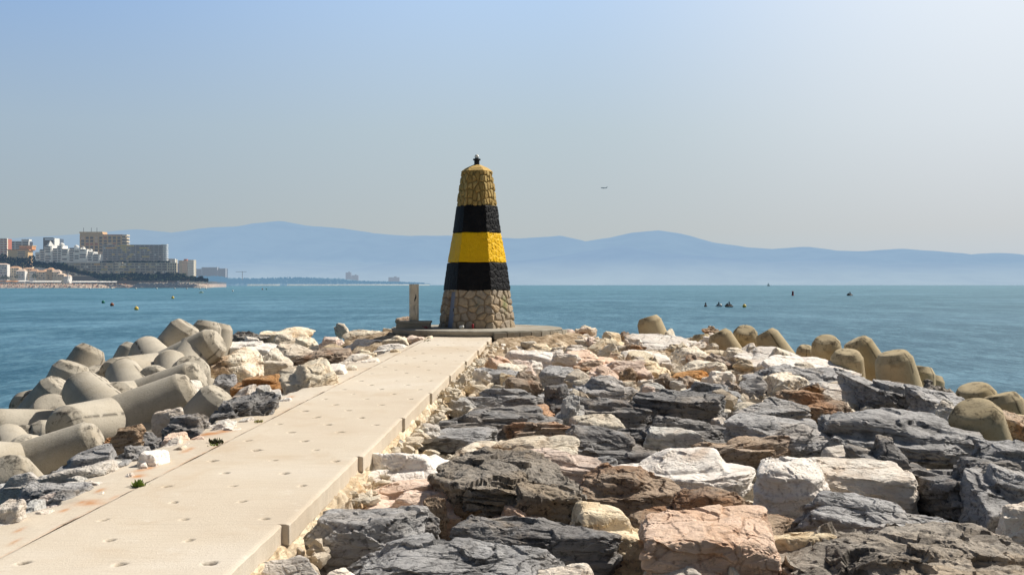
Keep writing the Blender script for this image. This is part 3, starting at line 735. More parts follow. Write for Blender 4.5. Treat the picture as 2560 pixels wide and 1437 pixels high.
def wood():
    R = random.Random(9); b = bmesh.new()
    for i in range(9500):
        x = R.uniform(-60, 520)
        lo = np.interp(x, [-60, 100, 160, 230, 250, 440, 480, 520], [664, 668, 675, 690, 700, 701, 702, 703])
        hi = np.interp(x, [-60, 60, 84, 90, 160, 200, 250, 430, 445, 480, 520], [636, 640, 640, 653, 657, 676, 684, 685, 684, 690, 697])
        hi += 5.5*float(pn(np.array([[x*.09, 2.2, 1.1]]))[0])+2.5*float(pn(np.array([[x*.4, 5.2, 1.1]]))[0])
        y = R.uniform(hi, lo); d = 1388+(703-y)*1.1
        if 143 < x < 440 and y < 688: d = 1418
        c = P(x, y, d+R.uniform(-3, 3)); s_ = R.uniform(.5, 1.8)
        ax = [Vector((R.gauss(0, 1), R.gauss(0, 1), R.gauss(0, 1))).normalized()*s_ for _ in range(2)]
        b.faces.new([b.verts.new(c+ax[0]), b.verts.new(c+ax[1]), b.verts.new(c-ax[0]), b.verts.new(c-ax[1])])
    for i in range(900):
        x = R.uniform(250, 425); c = P(x, R.uniform(653, 662), 1438+R.uniform(-3, 3)); s_ = R.uniform(.5, 1.6)
        ax = [Vector((R.gauss(0, 1), R.gauss(0, 1), R.gauss(0, 1))).normalized()*s_ for _ in range(2)]
        b.faces.new([b.verts.new(c+ax[0]), b.verts.new(c+ax[1]), b.verts.new(c-ax[0]), b.verts.new(c-ax[1])])
    s = NT('wood_leaves'); g = s.n('ShaderNodeNewGeometry').outputs['Position']
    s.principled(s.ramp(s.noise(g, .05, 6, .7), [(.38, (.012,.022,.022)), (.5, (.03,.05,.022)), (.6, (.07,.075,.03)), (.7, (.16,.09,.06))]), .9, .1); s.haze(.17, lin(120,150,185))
    tag(obj('cliff_woodland', b, s.m), 'dark green woodland covering the cliff below the apartment blocks', 'woodland', kind='stuff')
    b = bmesh.new()
    for i in range(3800):
        x = R.uniform(430, 1060); d = np.interp(x, [430, 700, 1075], [3250, 5150, 8700])
        top = np.interp(x, [430, 560, 640, 730, 760, 850, 880, 1000, 1060], [697, 698, 697, 693, 695, 698, 703, 705, 708])
        c = P(x, R.uniform(top, 708), d+R.uniform(-10, 10)); s_ = R.uniform(3, 9)
        ax = [Vector((R.gauss(0, 1), R.gauss(0, 1), R.gauss(0, .6))).normalized()*s_ for _ in range(2)]
        b.faces.new([b.verts.new(c+ax[0]), b.verts.new(c+ax[1]), b.verts.new(c-ax[0]), b.verts.new(c-ax[1])])
    for i in range(1500):
        x = R.uniform(476, 580); d = 2240; c = P(x, R.uniform(692+max(0, x-555)*.35, 708), d+R.uniform(-12, 12)); s_ = R.uniform(1.5, 4)
        ax = [Vector((R.gauss(0, 1), R.gauss(0, 1), R.gauss(0, .7))).normalized()*s_ for _ in range(2)]
        b.faces.new([b.verts.new(c+ax[0]), b.verts.new(c+ax[1]), b.verts.new(c-ax[0]), b.verts.new(c-ax[1])])
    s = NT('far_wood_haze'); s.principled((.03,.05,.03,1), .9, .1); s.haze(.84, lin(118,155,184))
    tag(obj('far_woodland', b, s.m), 'hazy belt of woodland along the far low coast', 'woodland', kind='stuff')
    # beach: parasols and bathers, too many to count
    b = bmesh.new(); mats = []
    cols = ['c_red', 'c_white', 'c_orange', 'c_dark', 'c_cream', 'c_tan', 'c_grey']
    for k, cm in enumerate(cols):
        for i in range(170):
            x = R.uniform(-20, 330) if R.random() < .8 else R.uniform(300, 520); t = R.random()
            d = np.interp(x, [-120, 200, 330, 420, 500, 560], [1330, 1345, 1400, 1430, 1460, 1800])+3+t*34
            z = 1.0+min(1, t*34/12)*3; w = R.uniform(.4, 1.3); X = (x-1280)*d/F; hgt = R.uniform(.7, 1.9)
            n0 = len(b.faces); add_box(b, X-w/2, X+w/2, d, d+.6, z, z+hgt)
            b.faces.ensure_lookup_table()
            for f in b.faces[n0:]: f.material_index = k
    o = obj('beach_crowd', b, M[cols[0]])
    for cm in cols[1:]: o.data.materials.append(M[cm])
    tag(o, 'crowd of bathers and parasols spread along the sandy beach', 'crowd', kind='stuff')
wood()
for i, (x0, x1, y, mt, lb) in enumerate(((-5, 46, 704.5, 'c_orange', 'long orange beach bar awning at the left edge'), (44, 66, 704, 'c_white', 'pale blue white beach tent right of the orange awning'), (66, 150, 705, 'c_white', 'long thin white awning along the beach front'), (178, 290, 705.5, 'c_white', 'long white awning at the foot of the wooded cliff'))):
    r = empty('beach_awning', P(x0, y+2, 1383)); tag(r, lb, 'awning')
    w = m(x1-x0, 1383)
    b = bmesh.new(); vs = [b.verts.new(p) for p in ((0,0,1.2),(w,0,1.2),(w,6,2.6),(0,6,2.6),(0,0,.9),(w,0,.9),(w,6,2.3),(0,6,2.3))]
    for f in ((0,1,2,3),(4,7,6,5),(0,4,5,1),(1,5,6,2),(2,6,7,3),(3,7,4,0)): b.faces.new([vs[q] for q in f])
    obj('canopy', b, M[mt], r)
    b = bmesh.new()
    for k in range(8): add_box(b, .2+k*(w-.5)/7, .4+k*(w-.5)/7, .3, .5, -2, 1.1)
    obj('posts', b, M['c_grey'], r)
def far_breakwater():
    X = np.linspace(0, m(205, 1405), 420); nd = 12; V = []
    for k in range(nd):
        t = k/(nd-1); z = 5.2*math.sin(t*math.pi*.8)
        zz = z*np.clip(np.minimum(X/12, (X[-1]-X)/25), .05, 1)*(1+.45*ridged(np.stack([X/2.2, X*0+t*4, X*0], 1), 3, 1.))-.5
        V.append(np.stack([X, X*0+t*16, zz], 1))
    n = len(X); Fc = [[k*n+i, k*n+i+1, (k+1)*n+i+1, (k+1)*n+i] for k in range(nd-1) for i in range(n-1)]
    s = NT('far_riprap'); g = s.n('ShaderNodeNewGeometry').outputs['Position']
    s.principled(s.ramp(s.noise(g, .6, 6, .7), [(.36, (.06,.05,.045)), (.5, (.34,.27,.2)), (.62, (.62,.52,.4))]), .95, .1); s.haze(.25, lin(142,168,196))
    o = mesh_np('breakwater', np.concatenate(V), Fc, s.m, loc=P(318, 718.5, 1392)); tag(o, 'long low breakwater of pale stones at the foot of the wooded cliff', 'breakwater')
far_breakwater()
for (x, w, y0, d, lb) in ((864, 13, 681, 7600, 'taller of two hazy far towers above the low coast'), (879, 16, 688, 7600, 'shorter broad hazy block beside the taller far tower'), (971, 27, 693, 8300, 'lone hazy hotel block near the end of the far coast')):
    r = bldg('far_tower', lb, x, 708, d)
    box('wall', (0, m(w, d), 0, 40, -5, m(708-y0, d)), M['e_wall'], r); box('roof_hut', (m(w*.5, d), m(w*.75, d), 5, 25, m(708-y0, d)+.1, m(710-y0, d)), M['e_wall'], r)
r = bldg('crane', 'tall tower crane hazy above the far coast', 606, 700, 3600, 'crane')
box('mast', (-1, 1, -1, 1, 0, m(22, 3600)), M['d_wall'], r); box('jib', (-22, 14, -.9, .9, m(20, 3600), m(20, 3600)+1.6), M['d_wall'], r)

# ------------------------------------------------------------------ things on the water
def wl(y): return F*ZC/(y-HY)      # distance of a waterline row
M['b_yellow'] = simple('buoy_yellow', (.75,.52,.10), .4); M['b_red'] = simple('buoy_red', (.28,.02,.03), .45); M['b_green'] = simple('buoy_green', (.01,.16,.10), .45)
M['b_brown'] = simple('buoy_brown', (.26,.09,.05), .5); M['b_white'] = simple('boat_white', (.7,.7,.66), .35); M['suit'] = simple('black_wetsuit', (.012,.012,.015), .6)
M['skin'] = simple('skin', (.42,.24,.16), .6); M['y_boat'] = simple('pale_yellow_hull', (.70,.70,.30), .4)
def buoy(x, yb, px, mat, label):
    d = wl(yb); R_ = px*d/F/2
    o = empty('buoy', ((x-1280)*d/F, d, 0)); tag(o, label, 'buoy')
    b = bmesh.new(); lathe(b, [(max(.01, R_*math.cos(t)), R_*.72+R_*math.sin(t)) for t in np.linspace(-1.55, 1.5, 12)], 20); obj('float', b, mat, o, True)
    b = bmesh.new(); lathe(b, [(R_*.16, R_*1.68), (R_*.16, R_*1.95), (R_*.05, R_*2.0)], 10); obj('lifting_eye', b, mat, o)
buoy(1861, 768.5, 9.5, M['b_yellow'], 'round yellow buoy right of the three jet skis')
buoy(341, 775, 10.5, M['b_yellow'], 'round yellow buoy nearest the rocks on the left')
buoy(432, 746.5, 7, M['b_yellow'], 'pale yellow buoy halfway to the shore on the left')
buoy(258, 758, 8, M['b_green'], 'dark green buoy left of the brown buoy')
buoy(280, 765, 9.5, M['b_brown'], 'reddish brown buoy between the green and yellow buoys')
buoy(582, 728.5, 4, M['b_white'], 'small white buoy right of the yellow pedal boat')
buoy(656, 724, 3.5, M['b_brown'], 'left one of two tiny dark buoys near the far coast')
buoy(666, 724, 3.5, M['b_green'], 'right one of two tiny dark buoys near the far coast')
for i, x in enumerate((225, 280, 340, 392, 437, 467, 500, 515)):
    d = wl(722.5)
    o = empty('marker_float', ((x-1280)*d/F, d, 0)); tag(o, 'tiny white float of the swimming zone line off the beach', 'float', 'white floats of the swimming zone line')
    b = bmesh.new(); lathe(b, [(.15, -.2), (.75, .2), (.75, .9), (.2, 1.4)], 12); obj('float', b, M['b_white'], o, True)
d = wl(739); o = empty('channel_marker', ((1982-1280)*d/F, d, 0)); tag(o, 'dark red pillar shaped channel marker standing in open water', 'marker buoy')
px = d/F
b = bmesh.new(); lathe(b, [(3.2*px, -.2), (3.2*px, 2*px), (2.4*px, 2.6*px)], 20); obj('float', b, M['b_red'], o, True)
b = bmesh.new(); lathe(b, [(2.3*px, 2.6*px), (2.2*px, 9.8*px), (2.6*px, 10*px), (2.6*px, 11*px), (.6*px, 11.6*px)], 20); obj('tower', b, M['b_red'], o, True)

def skin_figure(name, verts, edges, radii, mat, parent, sub=1, root=0):
    me = bpy.data.meshes.new(name); me.from_pydata(verts, edges, []); o = bpy.data.objects.new(name, me); C.objects.link(o); o.parent = parent
    md = o.modifiers.new('skin', 'SKIN'); me.materials.append(mat)
    for v, r_ in zip(me.skin_vertices[0].data, radii): v.radius = (r_, r_)
    me.skin_vertices[0].data[root].use_root = True
    s = o.modifiers.new('sub', 'SUBSURF'); s.levels = s.render_levels = sub
    return o
def rider(loc, rz, scale, label, suit=None):
    p = empty('person', loc, rz); p.scale = (scale,)*3; tag(p, label, 'person')
    V = [(0,0,.55),(0,.10,.80),(0,.22,1.05),(0,.27,1.17),(0,.30,1.30),(-.20,.22,1.06),(-.30,.45,.86),(-.27,.72,.80),(.20,.22,1.06),(.30,.45,.86),(.27,.72,.80),
         (-.14,.0,.52),(-.27,.40,.50),(-.27,.33,.08),(-.27,.50,.03),(.14,.0,.52),(.27,.40,.50),(.27,.33,.08),(.27,.50,.03),(0,.33,1.42)]
    E = [(0,1),(1,2),(2,3),(3,4),(4,19),(2,5),(5,6),(6,7),(2,8),(8,9),(9,10),(0,11),(11,12),(12,13),(13,14),(0,15),(15,16),(16,17),(17,18)]
    R_ = [.16,.15,.17,.06,.10,.075,.05,.035,.075,.05,.035,.11,.08,.05,.04,.11,.08,.05,.04,.09]
    skin_figure('body', V, E, R_, suit or M['suit'], p)
    return p
def jet_ski(x, yb, px_len, rz, hull_mat, label, plabel):
    d = wl(yb); o = empty('jet_ski', ((x-1280)*d/F, d, 0), rz); tag(o, label, 'jet ski')
    s_ = px_len*d/F/2.6; o.scale = (s_,)*3
    secs = [(-1.3,.42,.05,.42),(-.9,.55,.0,.50),(0,.58,-.05,.52),(.7,.50,-.02,.55),(1.1,.30,.12,.55),(1.45,.04,.42,.5)]
    b = bmesh.new(); rings = []
    for (y, w, zb, zt) in secs: rings.append([b.verts.new(q) for q in ((-w*.35,y,zb-.1),(w*.35,y,zb-.1),(w,y,zb+.18),(w*.9,y,zt*.8),(w*.5,y,zt),(-w*.5,y,zt),(-w*.9,y,zt*.8),(-w,y,zb+.18))])
    for r1, r2 in zip(rings, rings[1:]):
        for i in range(8): b.faces.new((r1[i], r1[(i+1) % 8], r2[(i+1) % 8], r2[i]))
    b.faces.new(rings[0]); b.faces.new(rings[-1][::-1]); obj('hull', b, hull_mat, o, True)
    b = bmesh.new(); rings = []
    for (y, w, z) in ((-1.0,.20,.74),(-.5,.22,.80),(0,.20,.76),(.15,.16,.72)): rings.append([b.verts.new(q) for q in ((-w,y,.45),(w,y,.45),(w*.9,y,z),(-w*.9,y,z))])
    for r1, r2 in zip(rings, rings[1:]):
        for i in range(4): b.faces.new((r1[i], r1[(i+1) % 4], r2[(i+1) % 4], r2[i]))
    b.faces.new(rings[0]); b.faces.new(rings[-1][::-1]); obj('seat', b, M['suit'], o)
    b = bmesh.new(); rings = []
    for (y, w, z) in ((.2,.30,.62),(.45,.34,1.0),(.75,.30,.92),(1.1,.16,.66)): rings.append([b.verts.new(q) for q in ((-w,y,.48),(w,y,.48),(w*.6,y,z),(-w*.6,y,z))])
    for r1, r2 in zip(rings, rings[1:]):
        for i in range(4): b.faces.new((r1[i], r1[(i+1) % 4], r2[(i+1) % 4], r2[i]))
    b.faces.new(rings[0]); b.faces.new(rings[-1][::-1]); obj('console', b, hull_mat, o)
    b = bmesh.new(); add_box(b, -.36, .36, .30, .36, 1.02, 1.08); obj('handlebar', b, M['dark_metal'], o)
    if plabel:
        c_, s__ = math.cos(rz), math.sin(rz); ly = -.42*s_
        rider((o.location.x-s__*ly, o.location.y+c_*ly, .27*s_), rz, s_, plabel)
jet_ski(1764, 766.5, 17, math.radians(160), M['suit'], 'black jet ski, leftmost of the three moored together', 'rider in black on the leftmost jet ski')
jet_ski(1798, 766.8, 20, math.radians(215), M['b_white'], 'white jet ski between two black ones', 'rider in black bending over on the white jet ski')
jet_ski(1822, 767.5, 23, math.radians(118), M['suit'], 'black jet ski nearest the yellow buoy', 'rider in black leaning forward on the jet ski by the yellow buoy')
jet_ski(2124, 739, 16, math.radians(110), M['dark_metal'], 'small dark craft alone far out right of the red marker', 'hunched rider in black on the lone far craft')
def pedal_boat():
    d = wl(732); o = empty('pedal_boat', ((503-1280)*d/F, d, 0), .2); tag(o, 'pale yellow pedal boat with a slide near the swimming floats', 'boat')
    s_ = 11*d/F/3; o.scale = (s_,)*3
    for sx_ in (-1, 1):
        b = bmesh.new(); rings = []
        for (x, w, z) in ((-1.6,.1,.3),(-1.2,.28,.05),(1.2,.28,.05),(1.6,.08,.35)): rings.append([b.verts.new((x, sx_*.6+q, zz)) for q, zz in ((-w, .4), (-w*.5, z-.1), (w*.5, z-.1), (w, .4))])
        for r1, r2 in zip(rings, rings[1:]):
            for i in range(4): b.faces.new((r1[i], r1[(i+1) % 4], r2[(i+1) % 4], r2[i]))
        b.faces.new(rings[0]); b.faces.new(rings[-1][::-1]); obj('hull', b, M['y_boat'], o, True)
    box('deck', (-1.2, 1.2, -.8, .8, .41, .52), M['y_boat'], o)
    box('seat', (-.3, .2, -.6, .6, .53, 1.0), M['b_green'], o)
    b = bmesh.new(); vs = [b.verts.new(q) for q in ((.3,-.25,1.6),(.3,.25,1.6),(1.5,.25,.5),(1.5,-.25,.5))]; b.faces.new(vs); obj('slide', b, M['b_white'], o)
pedal_boat()
def sailboat():
    d = 3200; o = empty('sailboat', ((1921-1280)*d/F, d, 0)); tag(o, 'tiny white sailboat on the horizon right of the lighthouse', 'boat')
    b = bmesh.new(); rings = []
    for (x, w) in ((-4,.9),(-1,1.5),(2,1.2),(5,.05)): rings.append([b.verts.new((x, q, z)) for q, z in ((-w,1.2),(-w*.5,-.2),(w*.5,-.2),(w,1.2))])
    for r1, r2 in zip(rings, rings[1:]):
        for i in range(4): b.faces.new((r1[i], r1[(i+1) % 4], r2[(i+1) % 4], r2[i]))
    b.faces.new(rings[0]); b.faces.new(rings[-1][::-1]); obj('hull', b, M['b_white'], o)
    b = bmesh.new(); lathe(b, [(.15, .5), (.08, 11)], 8); obj('mast', b, M['b_white'], o)
    b = bmesh.new(); b.faces.new([b.verts.new(q) for q in ((-.2,.05,1.8),(-4,.3,1.8),(-.2,.05,10.5))]); obj('mainsail', b, M['b_white'], o)
    b = bmesh.new(); b.faces.new([b.verts.new(q) for q in ((.3,.05,9),(.4,.05,1.8),(4.6,-.2,1.4))]); obj('jib', b, M['b_white'], o)
sailboat()
def airplane():
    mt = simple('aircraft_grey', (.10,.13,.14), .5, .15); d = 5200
    o = empty('airplane', P(1510, 470, d), math.radians(20)); tag(o, 'small airliner flying in the hazy sky right of the lighthouse', 'airplane')
    b = bmesh.new(); lathe(b, [(.1,-17),(1.2,-13),(2.0,-8),(2.1,8),(1.9,13),(.9,16.5),(.1,17.5)], 16); bmesh.ops.rotate(b, verts=b.verts, cent=(0,0,0), matrix=Matrix.Rotation(math.radians(-90), 3, 'Y')); obj('fuselage', b, mt, o, True)
    for s_ in (-1, 1):
        b = bmesh.new(); v = [b.verts.new(q) for q in ((-3,0,-1),(3,0,-1),(6,s_*17,.8),(4.6,s_*17,.8),(-3,0,-.5),(3,0,-.5),(6,s_*17,1.0),(4.6,s_*17,1.0))]
        for f in ((0,1,2,3),(4,7,6,5),(0,4,5,1),(1,5,6,2),(2,6,7,3),(3,7,4,0)): b.faces.new([v[i] for i in f])
        obj('wing', b, mt, o)
        b = bmesh.new(); lathe(b, [(.9,-2),(1.1,0),(.7,2)], 12); bmesh.ops.rotate(b, verts=b.verts, cent=(0,0,0), matrix=Matrix.Rotation(math.radians(90), 3, 'Y')); bmesh.ops.translate(b, verts=b.verts, vec=(-1, s_*5.5, -2)); obj('engine', b, mt, o, True)
        b = bmesh.new(); v = [b.verts.new(q) for q in ((13,0,.8),(16,0,.8),(17.5,s_*6,1.2),(16.3,s_*6,1.2))]; b.faces.new(v); obj('tailplane', b, mt, o)
    b = bmesh.new(); v = [b.verts.new(q) for q in ((11,-.15,1.5),(16,-.15,1.5),(18,-.1,7),(15.6,-.1,7),(11,.15,1.5),(16,.15,1.5),(18,.1,7),(15.6,.1,7))]
    for f in ((0,1,2,3),(4,7,6,5),(0,4,5,1),(1,5,6,2),(2,6,7,3),(3,7,4,0)): b.faces.new([v[i] for i in f])
    obj('tail_fin', b, mt, o)
airplane()

# ------------------------------------------------------------------ mole core
TX0 = -1.085
def mole():
    s = NT('rubble_core'); co = s.n('ShaderNodeNewGeometry').outputs['Position']
    sx = s.n('ShaderNodeSeparateXYZ'); s.l(co, sx.inputs[0])
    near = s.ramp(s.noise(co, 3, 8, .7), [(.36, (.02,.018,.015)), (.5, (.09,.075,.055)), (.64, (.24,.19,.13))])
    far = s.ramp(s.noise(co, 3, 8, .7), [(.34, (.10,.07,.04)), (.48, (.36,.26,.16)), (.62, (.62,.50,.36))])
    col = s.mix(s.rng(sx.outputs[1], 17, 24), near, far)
    s.principled(col, .95, .15, s.bump(s.noise(co, 9, 8, .7), .9, .1))
    X = np.arange(-22, 20, .16); Y = np.arange(-4, 46, .16)
    gx, gy = np.meshgrid(X, Y); gx = gx.ravel(); gy = gy.ravel()
    base = path_z(gy)-.62+.16*sstep(20, 28, gy)
    xl = -5.35+.0578*gy; xr = 7.0+.01*gy
    base -= np.maximum(0, xl-gx)*.55+np.maximum(0, gx-xr)*.75+np.maximum(0, gy-36.2)*.8
    # round off the head of the mole
    q = np.stack([gx*.9, gy*.9, gx*0], 1)
    dt = np.hypot(gx-TX0, gy-33.3); base = np.maximum(base, np.where(dt < 6, 2.52-.28*np.maximum(0, dt-2.9), -9))
    z = base+(.30-.18*(dt < 3.6))*(ridged(q, 4, 3.)-.6)+.10*fbm(q*3, 4, 5.)
    z = np.where((gx > path_x(-2.42, gy)) & (gx < path_x(-1.03, gy)) & (gy < 31.5), np.minimum(z, path_z(gy)-.22), z)
    V = np.stack([gx, gy, z], 1); n = len(X); k = np.arange(len(Y)-1)[:, None]*n+np.arange(n-1)[None, :]; k = k.ravel()
    tag(mesh_np('ground', V, np.stack([k, k+1, k+n+1, k+n], 1), s.m), kind='structure')
mole()

# ------------------------------------------------------------------ path
def path():
    R = np.random.RandomState(3)
    edges = [-3.0, .0, 2.9, 5.8, 8.7, 11.75, 14.7, 17.5, 20.25, 23.2, 26.1, 29.0, 31.0]
    VV, FF, HO, off = [], [], [], 0
    rowd = 2.1*F*.1151e-3
    for i in range(len(edges)-1):
        a, b = edges[i]+.0003, edges[i+1]-.0003
        ny = int((b-a)/.024); nx = 92
        y = np.linspace(a, b, ny); dz = 0
        rn, rf = -1.118+R.uniform(.012, .024), -1.118+R.uniform(-.010, .0)
        V = []; H = []
        for yy in y:
            t = (yy-a)/(b-a); ur = rn+(rf-rn)*t; ul = -1.955
            x = np.linspace(path_x(ul, yy), path_x(ur, yy), nx)
            V.append(np.stack([x, np.full(nx, yy), np.full(nx, path_z(yy)+dz)], 1))
        V = np.concatenate(V); H = np.zeros(len(V))
        # lifting holes, staggered rows
        k0 = int(a/rowd)-1
        for k in range(k0, k0+int((b-a)/rowd)+4):
            yd = rowd*(k+.585)
            for j in range(3):
                u = (-1.83 if k % 2 else -1.685)+.305*j
                if u > -1.16: continue
                if R.rand() < .10: continue
                hx_, hy_ = path_x(u, yd)+R.uniform(-.03, .03), yd+R.uniform(-.03, .03)
                r_ = R.uniform(.026, .044)
                near = (np.abs(V[:, 0]-hx_) < .12) & (np.abs(V[:, 1]-hy_) < .14)
                if not near.any(): continue
                q = V[near]; dd = np.hypot(q[:, 0]-hx_, (q[:, 1]-hy_)*.85)+.022*pn(q*26, 1)
                fall = 1-sstep(r_*.55, r_*1.15, dd)
                V[near, 2] -= .05*fall; H[near] = np.maximum(H[near], sstep(.03, .45, fall)*R.uniform(.75, 1.))  # real dip, with its inner shade also painted in by the mask
        # worn edges and surface unevenness
        q = V*np.array([1.3, 1.3, 0]); V[:, 2] += .006*fbm(q, 3, 8.)
        g = np.arange(len(V)).reshape(ny, nx)
        for ring, dr in ((0, .008), (1, .002)):
            for s_ in (g[:, ring], g[:, -1-ring]): V[s_, 2] -= dr
        ed = g[:, -1]; V[ed, 0] += .012*fbm(V[ed]*5, 3, 4.)
        H[g[0]] = np.maximum(H[g[0]], .10*(pn(V[g[0]]*2, 5) > .1))
        Fc = np.stack([g[:-1, :-1].ravel(), g[:-1, 1:].ravel(), g[1:, 1:].ravel(), g[1:, :-1].ravel()], 1)
        per = np.concatenate([g[0], g[1:, -1], g[-1, -2::-1], g[-2:0:-1, 0]])
        up = V[per].copy(); up[:, 2] -= .004; out_ = .005*(up[:, 0] > V[:, 0].mean()+.3)
        mid = up.copy(); mid[:, 2] -= .004; mid[:, 0] += out_
        low = V[per].copy(); low[:, 2] -= .165; low[:, 0] += out_+.006*pn(low*4, 3.)
        n0 = len(V); m_ = len(per); nx_ = np.roll(np.arange(m_), -1)
        rings = [per, np.arange(m_)+n0, np.arange(m_)+n0+m_, np.arange(m_)+n0+2*m_, np.arange(m_)+n0+3*m_]
        V = np.concatenate([V, up, mid, mid, low]); H = np.concatenate([H, np.zeros(4*m_)])
        Fs = np.concatenate([np.stack([a_, b_, b_[nx_], a_[nx_]], 1) for a_, b_ in ((rings[1], rings[2]), (rings[3], rings[4]))]+[np.stack([per, rings[1], rings[1][nx_], per[nx_]], 1)][:0])
        V[rings[1], 2] += .004
        VV.append(V); FF.append(np.concatenate([Fc, Fs])+off); HO.append(H); off += len(V)
    V = np.concatenate(VV)
    o = mesh_np('path', V, np.concatenate(FF), M['path'], None, True, {'hole': np.concatenate(HO), 'rust': np.zeros(len(V))})
    tag(o, kind='structure')
    for p in (): pass
    # mortar apron on the left, slightly lower, ragged outer edge, rust stains
    Y = np.arange(-3, 30.8, .035); nx = 60; V = []; rust = []; hole = []
    spots = [(203,1253,14,3,1.),(250,1222,10,4,1.),(285,1241,7,2,.7),(350,1175,16,4,1.),(375,1168,12,4,.9),(392,1155,10,4,.7),(463,1126,10,4,.9),(475,1121,9,3,.7),(525,1080,34,4,1.),(560,1076,26,4,.9),(220,1254,40,6,.9),(160,1273,10,3,.7),(48,1322,9,3,.8),(38,1352,8,2,.6),(725,991,10,3,.8),(400,1150,5,2,.6),(345,1188,16,3,.9)]
    sp = []
    for (x, y, w, h, s_) in spots:
        d = 5670/(y-658); sp.append(((x-1280)*d/F, d, w*d/F, max(.09, h*d*d/5670*1.3), s_))
    for yy in Y:
        wid = .35+.10*float(fbm(np.array([[yy*.8, 1, 2]]), 4, 6.)[0])*2
        wid *= 1-.75*float(sstep(22, 30, np.array([yy]))[0])
        us = np.linspace(-1.9558, -1.9558-max(.05, wid), nx)
        x = path_x(us, yy); t = np.linspace(0, 1, nx)
        z = path_z(yy)-.004-.05*t**3-.35*np.clip(t-.9, 0, 1)*2
        V.append(np.stack([x, np.full(nx, yy), z], 1))
    V = np.concatenate(V); V[:, 2] += .012*fbm(V*np.array([3, 3, 0]), 4, 11.)
    rust = np.zeros(len(V))
    for (X_, Y_, w, h, s_) in sp:
        e = np.hypot((V[:, 0]-X_)/w, (V[:, 1]-Y_)/h); rust = np.maximum(rust, s_*np.exp(-e*e*1.1))
    crack = sstep(.045, .0, 0*V[:, 0]) if 0 else np.clip(1-np.abs(V[:, 0]-path_x(-1.9575, V[:, 1])-0)/.03, 0, 1)*(.45+.55*(fbm(V*1.2, 3, 2.) > 0))
    n = nx; k = (np.arange(len(Y)-1)[:, None]*n+np.arange(n-1)[None, :]).ravel()
    o = mesh_np('pavement', V, np.stack([k, k+n, k+n+1, k+1], 1), M['path'], None, True, {'hole': crack*.7*(fbm(V*np.array([1, 1.6, 1]), 3, 31.) > .22), 'rust': np.clip(rust+crack*.45, 0, 1)})
    tag(o, kind='structure')
    # rough footing under the right edge
    Y = np.arange(-3, 31, .04); V = []
    for k in range(16):
        t = k/15
        x = path_x(-1.14, Y)+t*.26; z = path_z(Y)-.13-.10*t-.5*t*t
        q = np.stack([x*3, Y*3, z*3], 1); a = .10*fbm(q, 4, 21.)+.10*(ridged(q*2.5, 5, 4.)-.6)
        V.append(np.stack([x+a*.6*min(1, t*4), Y, z+a*min(1, t*3)], 1))
    V = np.concatenate(V); n = len(Y); k = (np.arange(15)[:, None]*n+np.arange(n-1)[None, :]).ravel()
    cav = np.clip(.55-fbm(V*9, 5, 3.)*2.6, 0, 1)
    tag(mesh_np('path_footing', V, np.stack([k, k+n, k+n+1, k+1], 1), M['C'], None, True, {'cav': cav}), kind='structure')
path()

